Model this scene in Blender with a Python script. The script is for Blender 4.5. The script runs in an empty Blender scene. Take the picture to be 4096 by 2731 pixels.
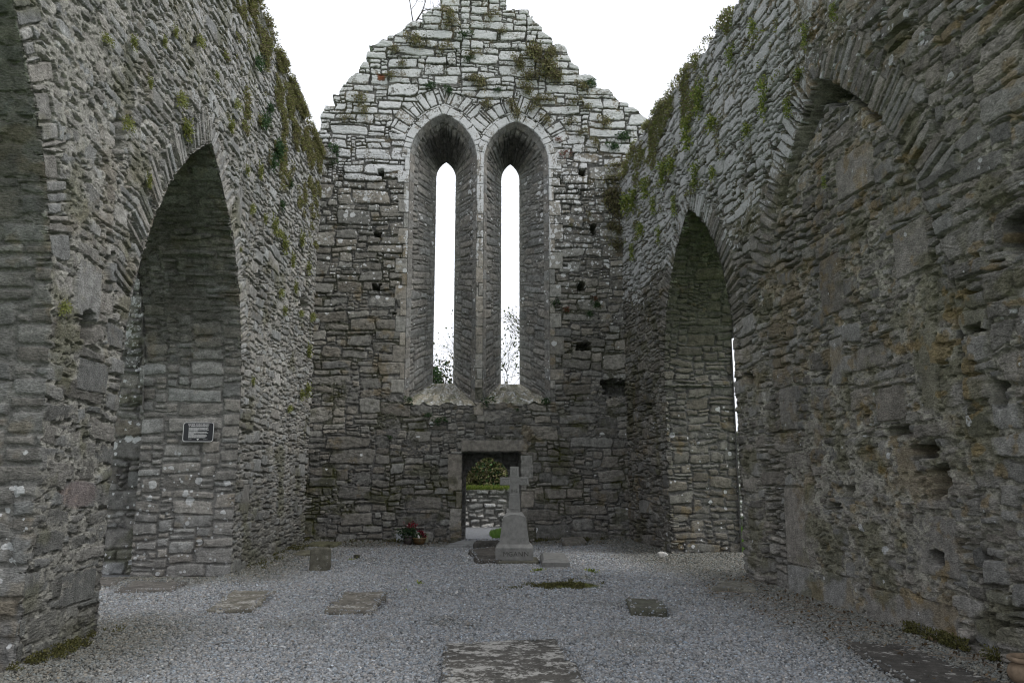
import bpy, math
import numpy as np
from mathutils import Vector

# ------------------------------------------------------------------ camera, world, light
SC = bpy.context.scene
COL = SC.collection
R_ = math.radians
cam_d = bpy.data.cameras.new("camera"); cam = bpy.data.objects.new("camera", cam_d); COL.objects.link(cam)
cam_d.sensor_width = 36; cam_d.lens = 27.0; cam_d.clip_start = 0.05; cam_d.clip_end = 2000
cam.location = (0, 0, 1.6)
cam.rotation_euler = (R_(90 + 9.84), 0, R_(-4.1))
SC.camera = cam
w = bpy.data.worlds.new("World"); SC.world = w; w.use_nodes = True
wn = w.node_tree.nodes; wl = w.node_tree.links; wn.clear()
sky = wn.new("ShaderNodeTexSky"); sky.sky_type = 'NISHITA'; sky.sun_disc = False
sky.sun_elevation = R_(50); sky.sun_rotation = R_(112); sky.dust_density = 4; sky.air_density = 1.0
hs = wn.new("ShaderNodeHueSaturation"); hs.inputs['Saturation'].default_value = 0.22
mx = wn.new("ShaderNodeMixRGB"); mx.inputs[0].default_value = 0.72; mx.inputs[2].default_value = (10.4, 10.7, 11.5, 1)
bg = wn.new("ShaderNodeBackground"); bg.inputs['Strength'].default_value = 0.13
wo = wn.new("ShaderNodeOutputWorld")
wl.new(sky.outputs[0], hs.inputs['Color']); wl.new(hs.outputs[0], mx.inputs[1]); wl.new(mx.outputs[0], bg.inputs['Color']); wl.new(bg.outputs[0], wo.inputs['Surface'])
sd = bpy.data.lights.new("sun", 'SUN'); sd.energy = 1.5; sd.angle = R_(24); sd.color = (1, .97, .93)
sun = bpy.data.objects.new("sun", sd); COL.objects.link(sun)
sun.rotation_euler = (R_(40), 0, R_(68))
SC.view_settings.view_transform = 'Standard'; SC.view_settings.look = 'None'
SC.view_settings.exposure = 0.13; SC.view_settings.gamma = 1.0
SC.render.engine = 'CYCLES'
SC.cycles.pixel_filter_type = 'BLACKMAN_HARRIS'; SC.cycles.filter_width = 1.1
SC.cycles.max_bounces = 6; SC.cycles.diffuse_bounces = 4

# ------------------------------------------------------------------ helpers
F32 = np.float32
def tag(o, label=None, cat=None, group=None, kind=None):
    if label: o['label'] = label
    if cat: o['category'] = cat
    if group: o['group'] = group
    if kind: o['kind'] = kind
    return o
def empty(name, loc=(0, 0, 0), rz=0):
    o = bpy.data.objects.new(name, None); COL.objects.link(o); o.location = loc; o.rotation_euler = (0, 0, rz)
    o.empty_display_size = .2
    return o
def mesh_obj(name, verts, quads=None, tris=None, mat=None, parent=None, col=None, smooth=True, polys=None):
    """verts Nx3 world (or parent-local) coords; quads/tris index arrays"""
    me = bpy.data.meshes.new(name)
    verts = np.asarray(verts, dtype=F32)
    if polys is not None:
        me.from_pydata([tuple(v) for v in verts.tolist()], [], polys)
    else:
        loops = []; starts = []; tot = 0
        for a, k in ((quads, 4), (tris, 3)):
            if a is None or len(a) == 0: continue
            a = np.asarray(a, dtype=np.int32); loops.append(a.ravel())
            starts.append(np.arange(len(a), dtype=np.int32) * k + tot); tot += a.size
        loops = np.concatenate(loops); starts = np.concatenate(starts)
        me.vertices.add(len(verts)); me.vertices.foreach_set('co', verts.ravel())
        me.loops.add(len(loops)); me.loops.foreach_set('vertex_index', loops)
        me.polygons.add(len(starts)); me.polygons.foreach_set('loop_start', starts)
        me.update(calc_edges=True)
    if smooth:
        me.polygons.foreach_set('use_smooth', np.ones(len(me.polygons), dtype=bool))
    if col is not None:
        col = np.asarray(col, dtype=F32)
        if col.shape[1] == 3: col = np.hstack([col, np.zeros((len(col), 1), F32)])
        at = me.color_attributes.new('Col', 'FLOAT_COLOR', 'POINT'); at.data.foreach_set('color', col.ravel())
    me.validate()
    me.update()
    o = bpy.data.objects.new(name, me); COL.objects.link(o)
    if mat: me.materials.append(mat)
    if parent: o.parent = parent
    return o

# ---- noise
_T = (np.random.default_rng(7).random((256, 256)) * 2 - 1).astype(F32)
_RT = np.random.default_rng(11).random((65536, 8)).astype(F32)
def vn(x, y, s=0):
    xi = np.floor(x); yi = np.floor(y)
    fx = x - xi; fy = y - yi
    fx = fx * fx * fx * (fx * (fx * 6 - 15) + 10); fy = fy * fy * fy * (fy * (fy * 6 - 15) + 10)
    xi = xi.astype(np.int64) + s * 37; yi = yi.astype(np.int64) + s * 91
    a = xi & 255; b = (xi + 1) & 255; c = yi & 255; d = (yi + 1) & 255
    t0 = _T[c, a]; t1 = _T[c, b]; t2 = _T[d, a]; t3 = _T[d, b]
    return (t0 + (t1 - t0) * fx) + ((t2 + (t3 - t2) * fx) - (t0 + (t1 - t0) * fx)) * fy
def fbm(x, y, s=0, o=3, g=.5):
    r = 0; a = 1.; n = 0
    for k in range(o):
        r = r + a * vn(x * 2**k + .37 * k, y * 2**k + .71 * k, s + k * 5); n += a; a *= g
    return r / n
def worley(x, y, s=0):
    xi = np.floor(x).astype(np.int64); yi = np.floor(y).astype(np.int64)
    best = np.full(np.shape(x), 9., F32); bid = np.zeros(np.shape(x), np.int64)
    for dx in (-1, 0, 1):
        for dy in (-1, 0, 1):
            cx = xi + dx; cy = yi + dy
            h = ((cx * 73856093) ^ (cy * 19349663) ^ (s * 83492791)) & 65535
            r = _RT[h]
            d = np.hypot(cx + r[..., 0] - x, cy + r[..., 1] - y)
            m = d < best
            best = np.where(m, d, best); bid = np.where(m, h, bid)
    return best, bid
def sst(a, b, x):
    t = np.clip((x - a) / (b - a), 0, 1); return t * t * (3 - 2 * t)
def srgb(r, g, b):
    f = lambda c: (c / 255 / 12.92) if c <= 10 else ((c / 255 + .055) / 1.055)**2.4
    return np.array([f(r), f(g), f(b)], F32)

# ------------------------------------------------------------------ materials
def new_mat(name):
    m = bpy.data.materials.new(name); m.use_nodes = True; nt = m.node_tree
    return m, nt, nt.nodes, nt.links, nt.nodes['Principled BSDF']
def stone_mat(name, bump=.5, bscale=55., lich=(.60, .62, .60), rough=.93, var=.35, fine=1.0, bd=.02, lw=(.42, .62)):
    m, nt, n, l, p = new_mat(name)
    at = n.new('ShaderNodeAttribute'); at.attribute_name = 'Col'
    tc = n.new('ShaderNodeTexCoord')
    mp = n.new('ShaderNodeMapping'); mp.inputs['Scale'].default_value = (1, 1, 2.2); l.new(tc.outputs['Object'], mp.inputs[0])
    n1 = n.new('ShaderNodeTexNoise'); n1.inputs['Scale'].default_value = 9; n1.inputs['Detail'].default_value = 5; n1.inputs['Roughness'].default_value = .65
    n2 = n.new('ShaderNodeTexNoise'); n2.inputs['Scale'].default_value = bscale; n2.inputs['Detail'].default_value = 4; n2.inputs['Roughness'].default_value = .7
    l.new(tc.outputs['Object'], n1.inputs[0]); l.new(mp.outputs[0], n2.inputs[0])
    mr = n.new('ShaderNodeMapRange'); mr.inputs[1].default_value = .3; mr.inputs[2].default_value = .7; mr.inputs[3].default_value = 1 - var; mr.inputs[4].default_value = 1 + var
    l.new(n1.outputs['Fac'], mr.inputs[0])
    mr2 = n.new('ShaderNodeMapRange'); mr2.inputs[1].default_value = .3; mr2.inputs[2].default_value = .7; mr2.inputs[3].default_value = 1 - var * fine; mr2.inputs[4].default_value = 1 + var * fine
    l.new(n2.outputs['Fac'], mr2.inputs[0])
    mu = n.new('ShaderNodeMath'); mu.operation = 'MULTIPLY'; l.new(mr.outputs[0], mu.inputs[0]); l.new(mr2.outputs[0], mu.inputs[1])
    vm = n.new('ShaderNodeVectorMath'); vm.operation = 'SCALE'; l.new(at.outputs['Color'], vm.inputs[0]); l.new(mu.outputs[0], vm.inputs['Scale'])
    # lichen: sharpen the attribute's alpha with noise
    n3 = n.new('ShaderNodeTexNoise'); n3.inputs['Scale'].default_value = 24; n3.inputs['Detail'].default_value = 4; n3.inputs['Roughness'].default_value = .65
    l.new(tc.outputs['Object'], n3.inputs[0])
    s1 = n.new('ShaderNodeMath'); s1.operation = 'MULTIPLY_ADD'; s1.inputs[1].default_value = 1.3; s1.inputs[2].default_value = -.65; l.new(n3.outputs['Fac'], s1.inputs[0])
    s2 = n.new('ShaderNodeMath'); s2.operation = 'ADD'; l.new(s1.outputs[0], s2.inputs[0]); l.new(at.outputs['Alpha'], s2.inputs[1])
    s3 = n.new('ShaderNodeMapRange'); s3.interpolation_type = 'SMOOTHSTEP'; s3.inputs[1].default_value = lw[0]; s3.inputs[2].default_value = lw[1]; s3.inputs[3].default_value = 0; s3.inputs[4].default_value = .92
    l.new(s2.outputs[0], s3.inputs[0])
    lc = n.new('ShaderNodeVectorMath'); lc.operation = 'SCALE'; lc.inputs[0].default_value = lich; 
    m4 = n.new('ShaderNodeMapRange'); m4.inputs[1].default_value = .3; m4.inputs[2].default_value = .7; m4.inputs[3].default_value = .72; m4.inputs[4].default_value = 1.12
    l.new(n2.outputs['Fac'], m4.inputs[0]); l.new(m4.outputs[0], lc.inputs['Scale'])
    mix = n.new('ShaderNodeMixRGB'); l.new(s3.outputs[0], mix.inputs[0]); l.new(vm.outputs[0], mix.inputs[1]); l.new(lc.outputs[0], mix.inputs[2])
    l.new(mix.outputs[0], p.inputs['Base Color'])
    p.inputs['Roughness'].default_value = rough; p.inputs['Specular IOR Level'].default_value = .25
    bp = n.new('ShaderNodeBump'); bp.inputs['Strength'].default_value = bump; bp.inputs['Distance'].default_value = bd
    l.new(n2.outputs['Fac'], bp.inputs['Height']); l.new(bp.outputs[0], p.inputs['Normal'])
    return m
def plain_mat(name, rgb, rough=.8, var=.2, scale=30., bump=.2, spec=.3, metal=0.):
    m, nt, n, l, p = new_mat(name)
    tc = n.new('ShaderNodeTexCoord'); n1 = n.new('ShaderNodeTexNoise'); n1.inputs['Scale'].default_value = scale; n1.inputs['Detail'].default_value = 6; n1.inputs['Roughness'].default_value = .65
    l.new(tc.outputs['Object'], n1.inputs[0])
    mr = n.new('ShaderNodeMapRange'); mr.inputs[1].default_value = .3; mr.inputs[2].default_value = .7; mr.inputs[3].default_value = 1 - var; mr.inputs[4].default_value = 1 + var
    l.new(n1.outputs['Fac'], mr.inputs[0])
    vm = n.new('ShaderNodeVectorMath'); vm.operation = 'SCALE'; vm.inputs[0].default_value = tuple(rgb); l.new(mr.outputs[0], vm.inputs['Scale'])
    l.new(vm.outputs[0], p.inputs['Base Color']); p.inputs['Roughness'].default_value = rough; p.inputs['Specular IOR Level'].default_value = spec; p.inputs['Metallic'].default_value = metal
    bp = n.new('ShaderNodeBump'); bp.inputs['Strength'].default_value = bump; bp.inputs['Distance'].default_value = .01
    l.new(n1.outputs['Fac'], bp.inputs['Height']); l.new(bp.outputs[0], p.inputs['Normal'])
    return m
def leaf_mat(name, rough=.7):
    m, nt, n, l, p = new_mat(name)
    at = n.new('ShaderNodeAttribute'); at.attribute_name = 'Col'
    l.new(at.outputs['Color'], p.inputs['Base Color']); p.inputs['Roughness'].default_value = rough; p.inputs['Specular IOR Level'].default_value = .2
    tr = n.new('ShaderNodeBsdfTranslucent'); l.new(at.outputs['Color'], tr.inputs['Color'])
    ms = n.new('ShaderNodeMixShader'); ms.inputs[0].default_value = .3
    out = n['Material Output']; l.new(p.outputs[0], ms.inputs[1]); l.new(tr.outputs[0], ms.inputs[2]); l.new(ms.outputs[0], out.inputs['Surface'])
    return m
M_GABLE = stone_mat('gable_stone', .8, 45, lich=(.70, .71, .71), bd=.03, var=.45)
M_SIDE = stone_mat('side_wall_stone', 1.0, 38, lich=(.56, .57, .57), bd=.03, var=.38, fine=1.3)
M_LEAF = leaf_mat('leaves')
M_SLAB = stone_mat('slab_stone', .5, 70, lich=(.40, .39, .36), var=.35, lw=(.38, .68))
M_MON = stone_mat('monument_stone', .25, 90, lich=(.36, .36, .34), var=.26, fine=.8, lw=(.25, .75))

# ------------------------------------------------------------------ masonry patterns
class Layout:
    def __init__(s, W, H, cw, ch, pick, seed, big=()):
        rg = np.random.default_rng(seed)
        nx = int(round(W / cw)); ny = int(round(H / ch)); s.nx, s.ny, s.cw, s.ch = nx, ny, cw, ch; s.W = nx * cw; s.H = ny * ch
        occ = np.full((ny, nx), -1, np.int32); rects = []
        for (bw, bh, cnt) in big:
            for _ in range(cnt):
                ww = max(2, int(bw * (.7 + .6 * rg.random()) / cw)); hh = max(2, int(bh * (.7 + .6 * rg.random()) / ch))
                if ww >= nx or hh >= ny: continue
                i = rg.integers(0, nx - ww); j = rg.integers(0, ny - hh)
                if (occ[j:j + hh, i:i + ww] >= 0).any(): continue
                occ[j:j + hh, i:i + ww] = len(rects); rects.append((i, i + ww, j, j + hh))
        for j in range(ny):
            i = 0
            while i < nx:
                if occ[j, i] >= 0: i += 1; continue
                a, b = pick(rg); a = max(1, int(round(a / cw))); b = max(1, int(round(b / ch)))
                k = i
                while k < nx and occ[j, k] < 0 and k - i < a: k += 1
                a = k - i
                b = min(b, ny - j, max(1, int(.85 * a * cw / ch)))
                while b > 1 and (occ[j:j + b, i:i + a] >= 0).any(): b -= 1
                occ[j:j + b, i:i + a] = len(rects); rects.append((i, i + a, j, j + b)); i += a
        s.occ = occ; r = np.array(rects, F32)
        s.xc = (r[:, 0] + r[:, 1]) / 2 * cw; s.yc = (r[:, 2] + r[:, 3]) / 2 * ch
        s.bx = (r[:, 1] - r[:, 0]) / 2 * cw; s.by = (r[:, 3] - r[:, 2]) / 2 * ch; s.seed = seed
def pick_gable(rg):
    t = rg.random()
    if t < .30: return .45 + .45 * rg.random(), .20 + .12 * rg.random()
    if t < .60: return .28 + .30 * rg.random(), .13 + .08 * rg.random()
    if t < .86: return .15 + .2 * rg.random(), .07 + .06 * rg.random()
    return .06 + .12 * rg.random(), .045 + .04 * rg.random()
def pick_rubble(rg):
    t = rg.random()
    if t < .07: return .34 + .3 * rg.random(), .16 + .12 * rg.random()
    if t < .35: return .20 + .2 * rg.random(), .09 + .07 * rg.random()
    if t < .75: return .10 + .16 * rg.random(), .05 + .06 * rg.random()
    return .05 + .08 * rg.random(), .04 + .03 * rg.random()
def pick_coursed(rg):
    t = rg.random()
    if t < .5: return .4 + .5 * rg.random(), .14 + .12 * rg.random()
    if t < .85: return .2 + .3 * rg.random(), .07 + .06 * rg.random()
    return .1 + .1 * rg.random(), .05 + .03 * rg.random()
def pick_thin(rg):
    return .25 + .4 * rg.random(), .05 + .06 * rg.random()

PG = dict(warp=.028, joint=.008, bev=.020, depth=.05, off=.030, rough=.007, lam=.008, bulge=.010, round=.35, edge=.011, seed=3, gap=.5)
def masonry(U, V, L, P, overlays=(), mort=None):
    s = P['seed']; a = P['warp']
    u = U + a * vn(U / .42, V / .30, s) + a * .4 * vn(U / .13, V / .10, s + 1)
    v = V + a * .9 * vn(U / .55, V / .25, s + 2) + a * .35 * vn(U / .14, V / .08, s + 3)
    cu = np.mod(u, L.W); cv = np.mod(v, L.H)
    ii = np.clip((cu / L.cw).astype(np.int64), 0, L.nx - 1); jj = np.clip((cv / L.ch).astype(np.int64), 0, L.ny - 1)
    idr = L.occ[jj, ii]
    lx = cu - L.xc[idr]; ly = cv - L.yc[idr]; bx = L.bx[idr]; by = L.by[idr]
    wrap = (np.floor(u / L.W) * 131 + np.floor(v / L.H) * 517).astype(np.int64)
    sid = (idr.astype(np.int64) * 7 + wrap + L.seed * 1009) & 65535
    dr = np.zeros(U.shape, F32)
    cen_u = u - lx; cen_v = v - ly
    st = dict(U=U, V=V, lx=lx, ly=ly, bx=bx, by=by, id=sid, dr=dr, ring=np.zeros(U.shape, F32), cu=cen_u, cv=cen_v)
    for f in overlays: f(st)
    lx, ly, bx, by, sid, dr = st['lx'], st['ly'], st['bx'], st['by'], st['id'], st['dr']
    r = _RT[sid]
    cut = np.minimum(bx - np.abs(lx), by - np.abs(ly))
    mxk = .38 * by / np.maximum(bx, .02)
    ly = ly + np.clip((r[..., 1] - .5) * .26, -mxk, mxk) * lx * (1 - dr) ; lx = lx + (r[..., 2] - .5) * .55 * ly * (1 - dr)
    bx = bx * (1 - .06 * r[..., 0] * (1 - dr)); by = by * (1 - .14 * r[..., 7] * (1 - dr))
    rc = P['round'] * np.minimum(bx, by) * (.4 + r[..., 6]) * (1 - .8 * dr)
    qx = np.abs(lx) - bx + rc; qy = np.abs(ly) - by + rc
    d = -(np.hypot(np.maximum(qx, 0), np.maximum(qy, 0)) + np.minimum(np.maximum(qx, qy), 0) - rc)
    en = fbm(U / .06, V / .045, s + 8, 3)
    d = np.minimum(d, cut) + P['edge'] * en * (1 - .85 * dr)
    j = P['joint'] * (.5 + r[..., 7]) * (1 - .6 * dr)
    bev = P['bev'] * (1 - .5 * dr)
    stn = sst(0, 1, (d - j) / bev)
    off = -r[..., 0] * P['off'] * (1 - .8 * sst(.58, .75, dr))
    tilt = ((r[..., 1] - .5) * lx + (r[..., 2] - .5) * 1.3 * ly) * .13 * (1 - .9 * dr)
    o5 = r[..., 5] * 40
    lam = fbm(U / .22 + o5, V / .028 + o5 * 1.7 + 1.5 * vn(U / .3, V / .3, s + 4), s + 9, 3)
    lam = -np.maximum(0, .55 - np.abs(lam) * 3.2) * 1.4 * (r[..., 4] > .35)
    ro = fbm(U / .07, V / .05, s + 12, 3) * P['rough'] + lam * P['lam'] * (1 - .9 * dr)
    bul = P['bulge'] * (1 - dr) * np.minimum(1, np.maximum(d, 0) / .07)
    hst = off + tilt + ro * (1 - .55 * dr) + bul
    gp = sst(.25, .6, vn(U / .6, V / .5, s + 15)) * P['gap']
    dep = P['depth'] * (.35 + .65 * (.5 + .5 * vn(U / .25, V / .2, s + 14)) + gp) * (1 - .75 * dr)
    mh = -dep - .02 + .008 * en
    h = hst * stn + mh * (1 - stn)
    ismort = 1 - stn
    if mort is not None:
        mort = mort * (1 - .85 * st['ring'])
        lump = fbm(U / .09, V / .075, s + 20, 4, .72)
        mm = -.046 + mort * .046 + .015 * lump - .04 * sst(.25, .4, vn(U / .09, V / .06, s + 23)) - .02 * sst(.2, .35, vn(U / .045, V / .035, s + 24))
        k = sst(-.006, .006, mm - h) * (mort > .02)
        h = np.maximum(h, np.where(mort > .02, mm, -9)); ismort = np.maximum(ismort, k)
    st.update(h=h.astype(F32), mort=ismort.astype(F32), r=r, d=d)
    return st
def stone_rgb(st, base, vari=.28, mortc=None, ochre=.0, seed=0, brown=.5):
    U, V, r = st['U'], st['V'], st['r']
    tone = 1 + vari * (r[..., 3] - .5) * 2 * (1 - .4 * st['dr'])
    c = np.empty(U.shape + (3,), F32); hue = (r[..., 4] - .5) * .08 * brown * 2
    base = np.asarray(base)
    c[..., 0] = base[0] * tone * (1 + hue); c[..., 1] = base[1] * tone; c[..., 2] = base[2] * tone * (1 - hue)
    pn = 1 + .22 * fbm(U / 1.1, V / .9, seed + 31, 3)
    c *= pn[..., None]
    mc = np.asarray(mortc if mortc is not None else base * .8)
    m = st['mort'][..., None]
    c = c * (1 - m) + mc * (1 + .25 * fbm(U / .12, V / .12, seed + 33, 2))[..., None] * m
    if ochre > 0:
        o = sst(.28, .6, fbm(U / .35, V / .3, seed + 35, 4, .6) + .25 * vn(U / 2, V / 2, seed + 36)) * ochre
        c = c * (1 - o[..., None]) + np.array([.20, .14, .05], F32) * o[..., None]
    return c
def add_moss(c, amt, col=(.075, .085, .022)):
    a = np.clip(amt, 0, 1)[..., None]; return c * (1 - a) + np.array(col, F32) * a

# ------------------------------------------------------------------ openings
class Pointed:
    def __init__(s, c, a, zs, apex, v0=None, outer=None):
        s.c, s.a, s.zs, s.apex, s.v0, s.outer = c, a, zs, apex, v0, outer
        h = apex - zs; s.R = (a * a + h * h) / (2 * a)
        s.thm = math.atan2(h, s.R - a)
    def d(s, u, v):
        x = np.abs(u - s.c)
        up = np.hypot(x + s.R - s.a, v - s.zs) - s.R
        lo = x - s.a
        if s.v0 is not None: lo = np.where((x > s.a) & (v < s.v0), np.hypot(x - s.a, s.v0 - v), np.maximum(lo, s.v0 - v))
        return np.where(v >= s.zs, up, lo)
    def s_(s, u, v):
        x = np.abs(u - s.c); th = np.arctan2(v - s.zs, x + s.R - s.a)
        q = np.where(v >= s.zs, s.zs + s.R * th, v)
        if s.v0 is not None: q = np.where(v <= s.v0 + .012, s.v0 - (s.a - x) - .2, q)
        return q
    def back(s, u, v):
        if s.outer is None: return u, v
        o = s.outer; x = u - s.c; ax = np.abs(x); sg = np.sign(x)
        th = np.clip(np.arctan2(v - s.zs, ax + s.R - s.a), 0, s.thm) / s.thm * o.thm
        ru = np.maximum(o.R * np.cos(th) - (o.R - o.a), 0); rv = o.zs + o.R * np.sin(th)
        t = np.clip((v - s.v0) / (s.zs - s.v0), 0, 1)
        ju = ax / s.a * o.a; jv = o.v0 + t * (o.zs - o.v0)
        up = v >= s.zs
        return o.c + sg * np.where(up, ru, ju), np.where(up, rv, jv)
class Rect:
    def __init__(s, u0, u1, v1): s.u0, s.u1, s.v1 = u0, u1, v1
    def d(s, u, v):
        x = np.maximum(s.u0 - u, u - s.u1); y = v - s.v1
        return np.where((x > 0) & (y > 0), np.hypot(x, y), np.maximum(x, y))
    def s_(s, u, v): return np.where(v > s.v1 - .02, s.v1 + (u - s.u0), v)
    def back(s, u, v): return u, v
def ring(A, r0, r1, thick, seed, dressed=0., vmin=None, vary=.3, side=None):
    rg = np.random.default_rng(seed)
    smax = A.zs + A.R * A.thm + 1.2; n = int(smax / thick) + 8
    bs = np.cumsum(thick * (.35 + 1.5 * rg.random(n)**1.6)); ln = (r1 - r0) * (1 - vary * rg.random((2, n + 1)))
    vm = A.zs if vmin is None else vmin
    def f(st):
        U, V = st['U'], st['V']; d = A.d(U, V); sv = A.s_(U, V)
        sdx = (U > A.c).astype(np.int64)
        k = np.searchsorted(bs, sv + .010 * vn(U / .2, V / .2, seed)); k = np.clip(k, 1, n - 1)
        L_ = ln[sdx, k]
        m = (d > r0) & (d < r0 + L_) & (V > vm)
        if side is not None: m &= (sdx == side)
        st['lx'] = np.where(m, sv - (bs[k] + bs[k - 1]) / 2, st['lx']); st['bx'] = np.where(m, (bs[k] - bs[k - 1]) / 2, st['bx'])
        st['ly'] = np.where(m, d - r0 - L_ / 2, st['ly']); st['by'] = np.where(m, L_ / 2, st['by'])
        st['id'] = np.where(m, (k * 13 + sdx * 7001 + seed * 977) & 65535, st['id'])
        st['dr'] = np.where(m, dressed, st['dr']).astype(F32); st['ring'] = np.where(m, 1., st['ring'])
        st['cu'] = np.where(m, U, st['cu']); st['cv'] = np.where(m, V, st['cv'])
    return f
def quoins(A, hgt, w0, w1, seed, dressed=.85, v0=0, v1=99):
    rg = np.random.default_rng(seed); n = 60
    bs = v0 - .1 + np.cumsum(hgt * (.6 + .8 * rg.random(n))); wd = np.where(np.arange(n + 1)[None, :] % 2 == np.array([[0], [1]]), w0, w1) * (.85 + .3 * rg.random((2, n + 1)))
    def f(st):
        U, V = st['U'], st['V']; d = A.d(U, V); sdx = (U > A.c).astype(np.int64)
        k = np.clip(np.searchsorted(bs, V), 1, n - 1); W_ = wd[sdx, k]
        m = (d > -.05) & (d < W_) & (V > v0) & (V < v1)
        st['ly'] = np.where(m, V - (bs[k] + bs[k - 1]) / 2, st['ly']); st['by'] = np.where(m, (bs[k] - bs[k - 1]) / 2, st['by'])
        st['lx'] = np.where(m, d - W_ / 2, st['lx']); st['bx'] = np.where(m, W_ / 2, st['bx'])
        st['id'] = np.where(m, (k * 17 + sdx * 9001 + seed * 577) & 65535, st['id'])
        st['dr'] = np.where(m, dressed, st['dr']).astype(F32)
    return f
def blocks(lst, seed):
    """single named stones: (u,v,half width,half height,dressed)"""
    def f(st):
        U, V = st['U'], st['V']
        for q, (cu, cv, hx, hy, dr) in enumerate(lst):
            m = (np.abs(U - cu) < hx) & (np.abs(V - cv) < hy)
            st['lx'] = np.where(m, U - cu, st['lx']); st['ly'] = np.where(m, V - cv, st['ly'])
            st['bx'] = np.where(m, hx, st['bx']); st['by'] = np.where(m, hy, st['by'])
            st['id'] = np.where(m, (seed * 331 + q * 29) & 65535, st['id']); st['dr'] = np.where(m, dr, st['dr']).astype(F32)
    return f

def region(L, cond):
    def f(st):
        U, V = st['U'], st['V']
        u = U + .05 * vn(U / .45, V / .3, 55); v = V + .05 * vn(U / .6, V / .3, 56) + .015 * vn(U / .15, V / .1, 57)
        cu = np.mod(u, L.W); cv = np.mod(v, L.H)
        ii = np.clip((cu / L.cw).astype(np.int64), 0, L.nx - 1); jj = np.clip((cv / L.ch).astype(np.int64), 0, L.ny - 1); k = L.occ[jj, ii]; m = cond(U, V)
        for nm, val in (('lx', cu - L.xc[k]), ('ly', cv - L.yc[k]), ('bx', L.bx[k]), ('by', L.by[k]), ('id', (k.astype(np.int64) * 11 + L.seed * 97) & 65535)): st[nm] = np.where(m, val, st[nm])
    return f

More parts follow.
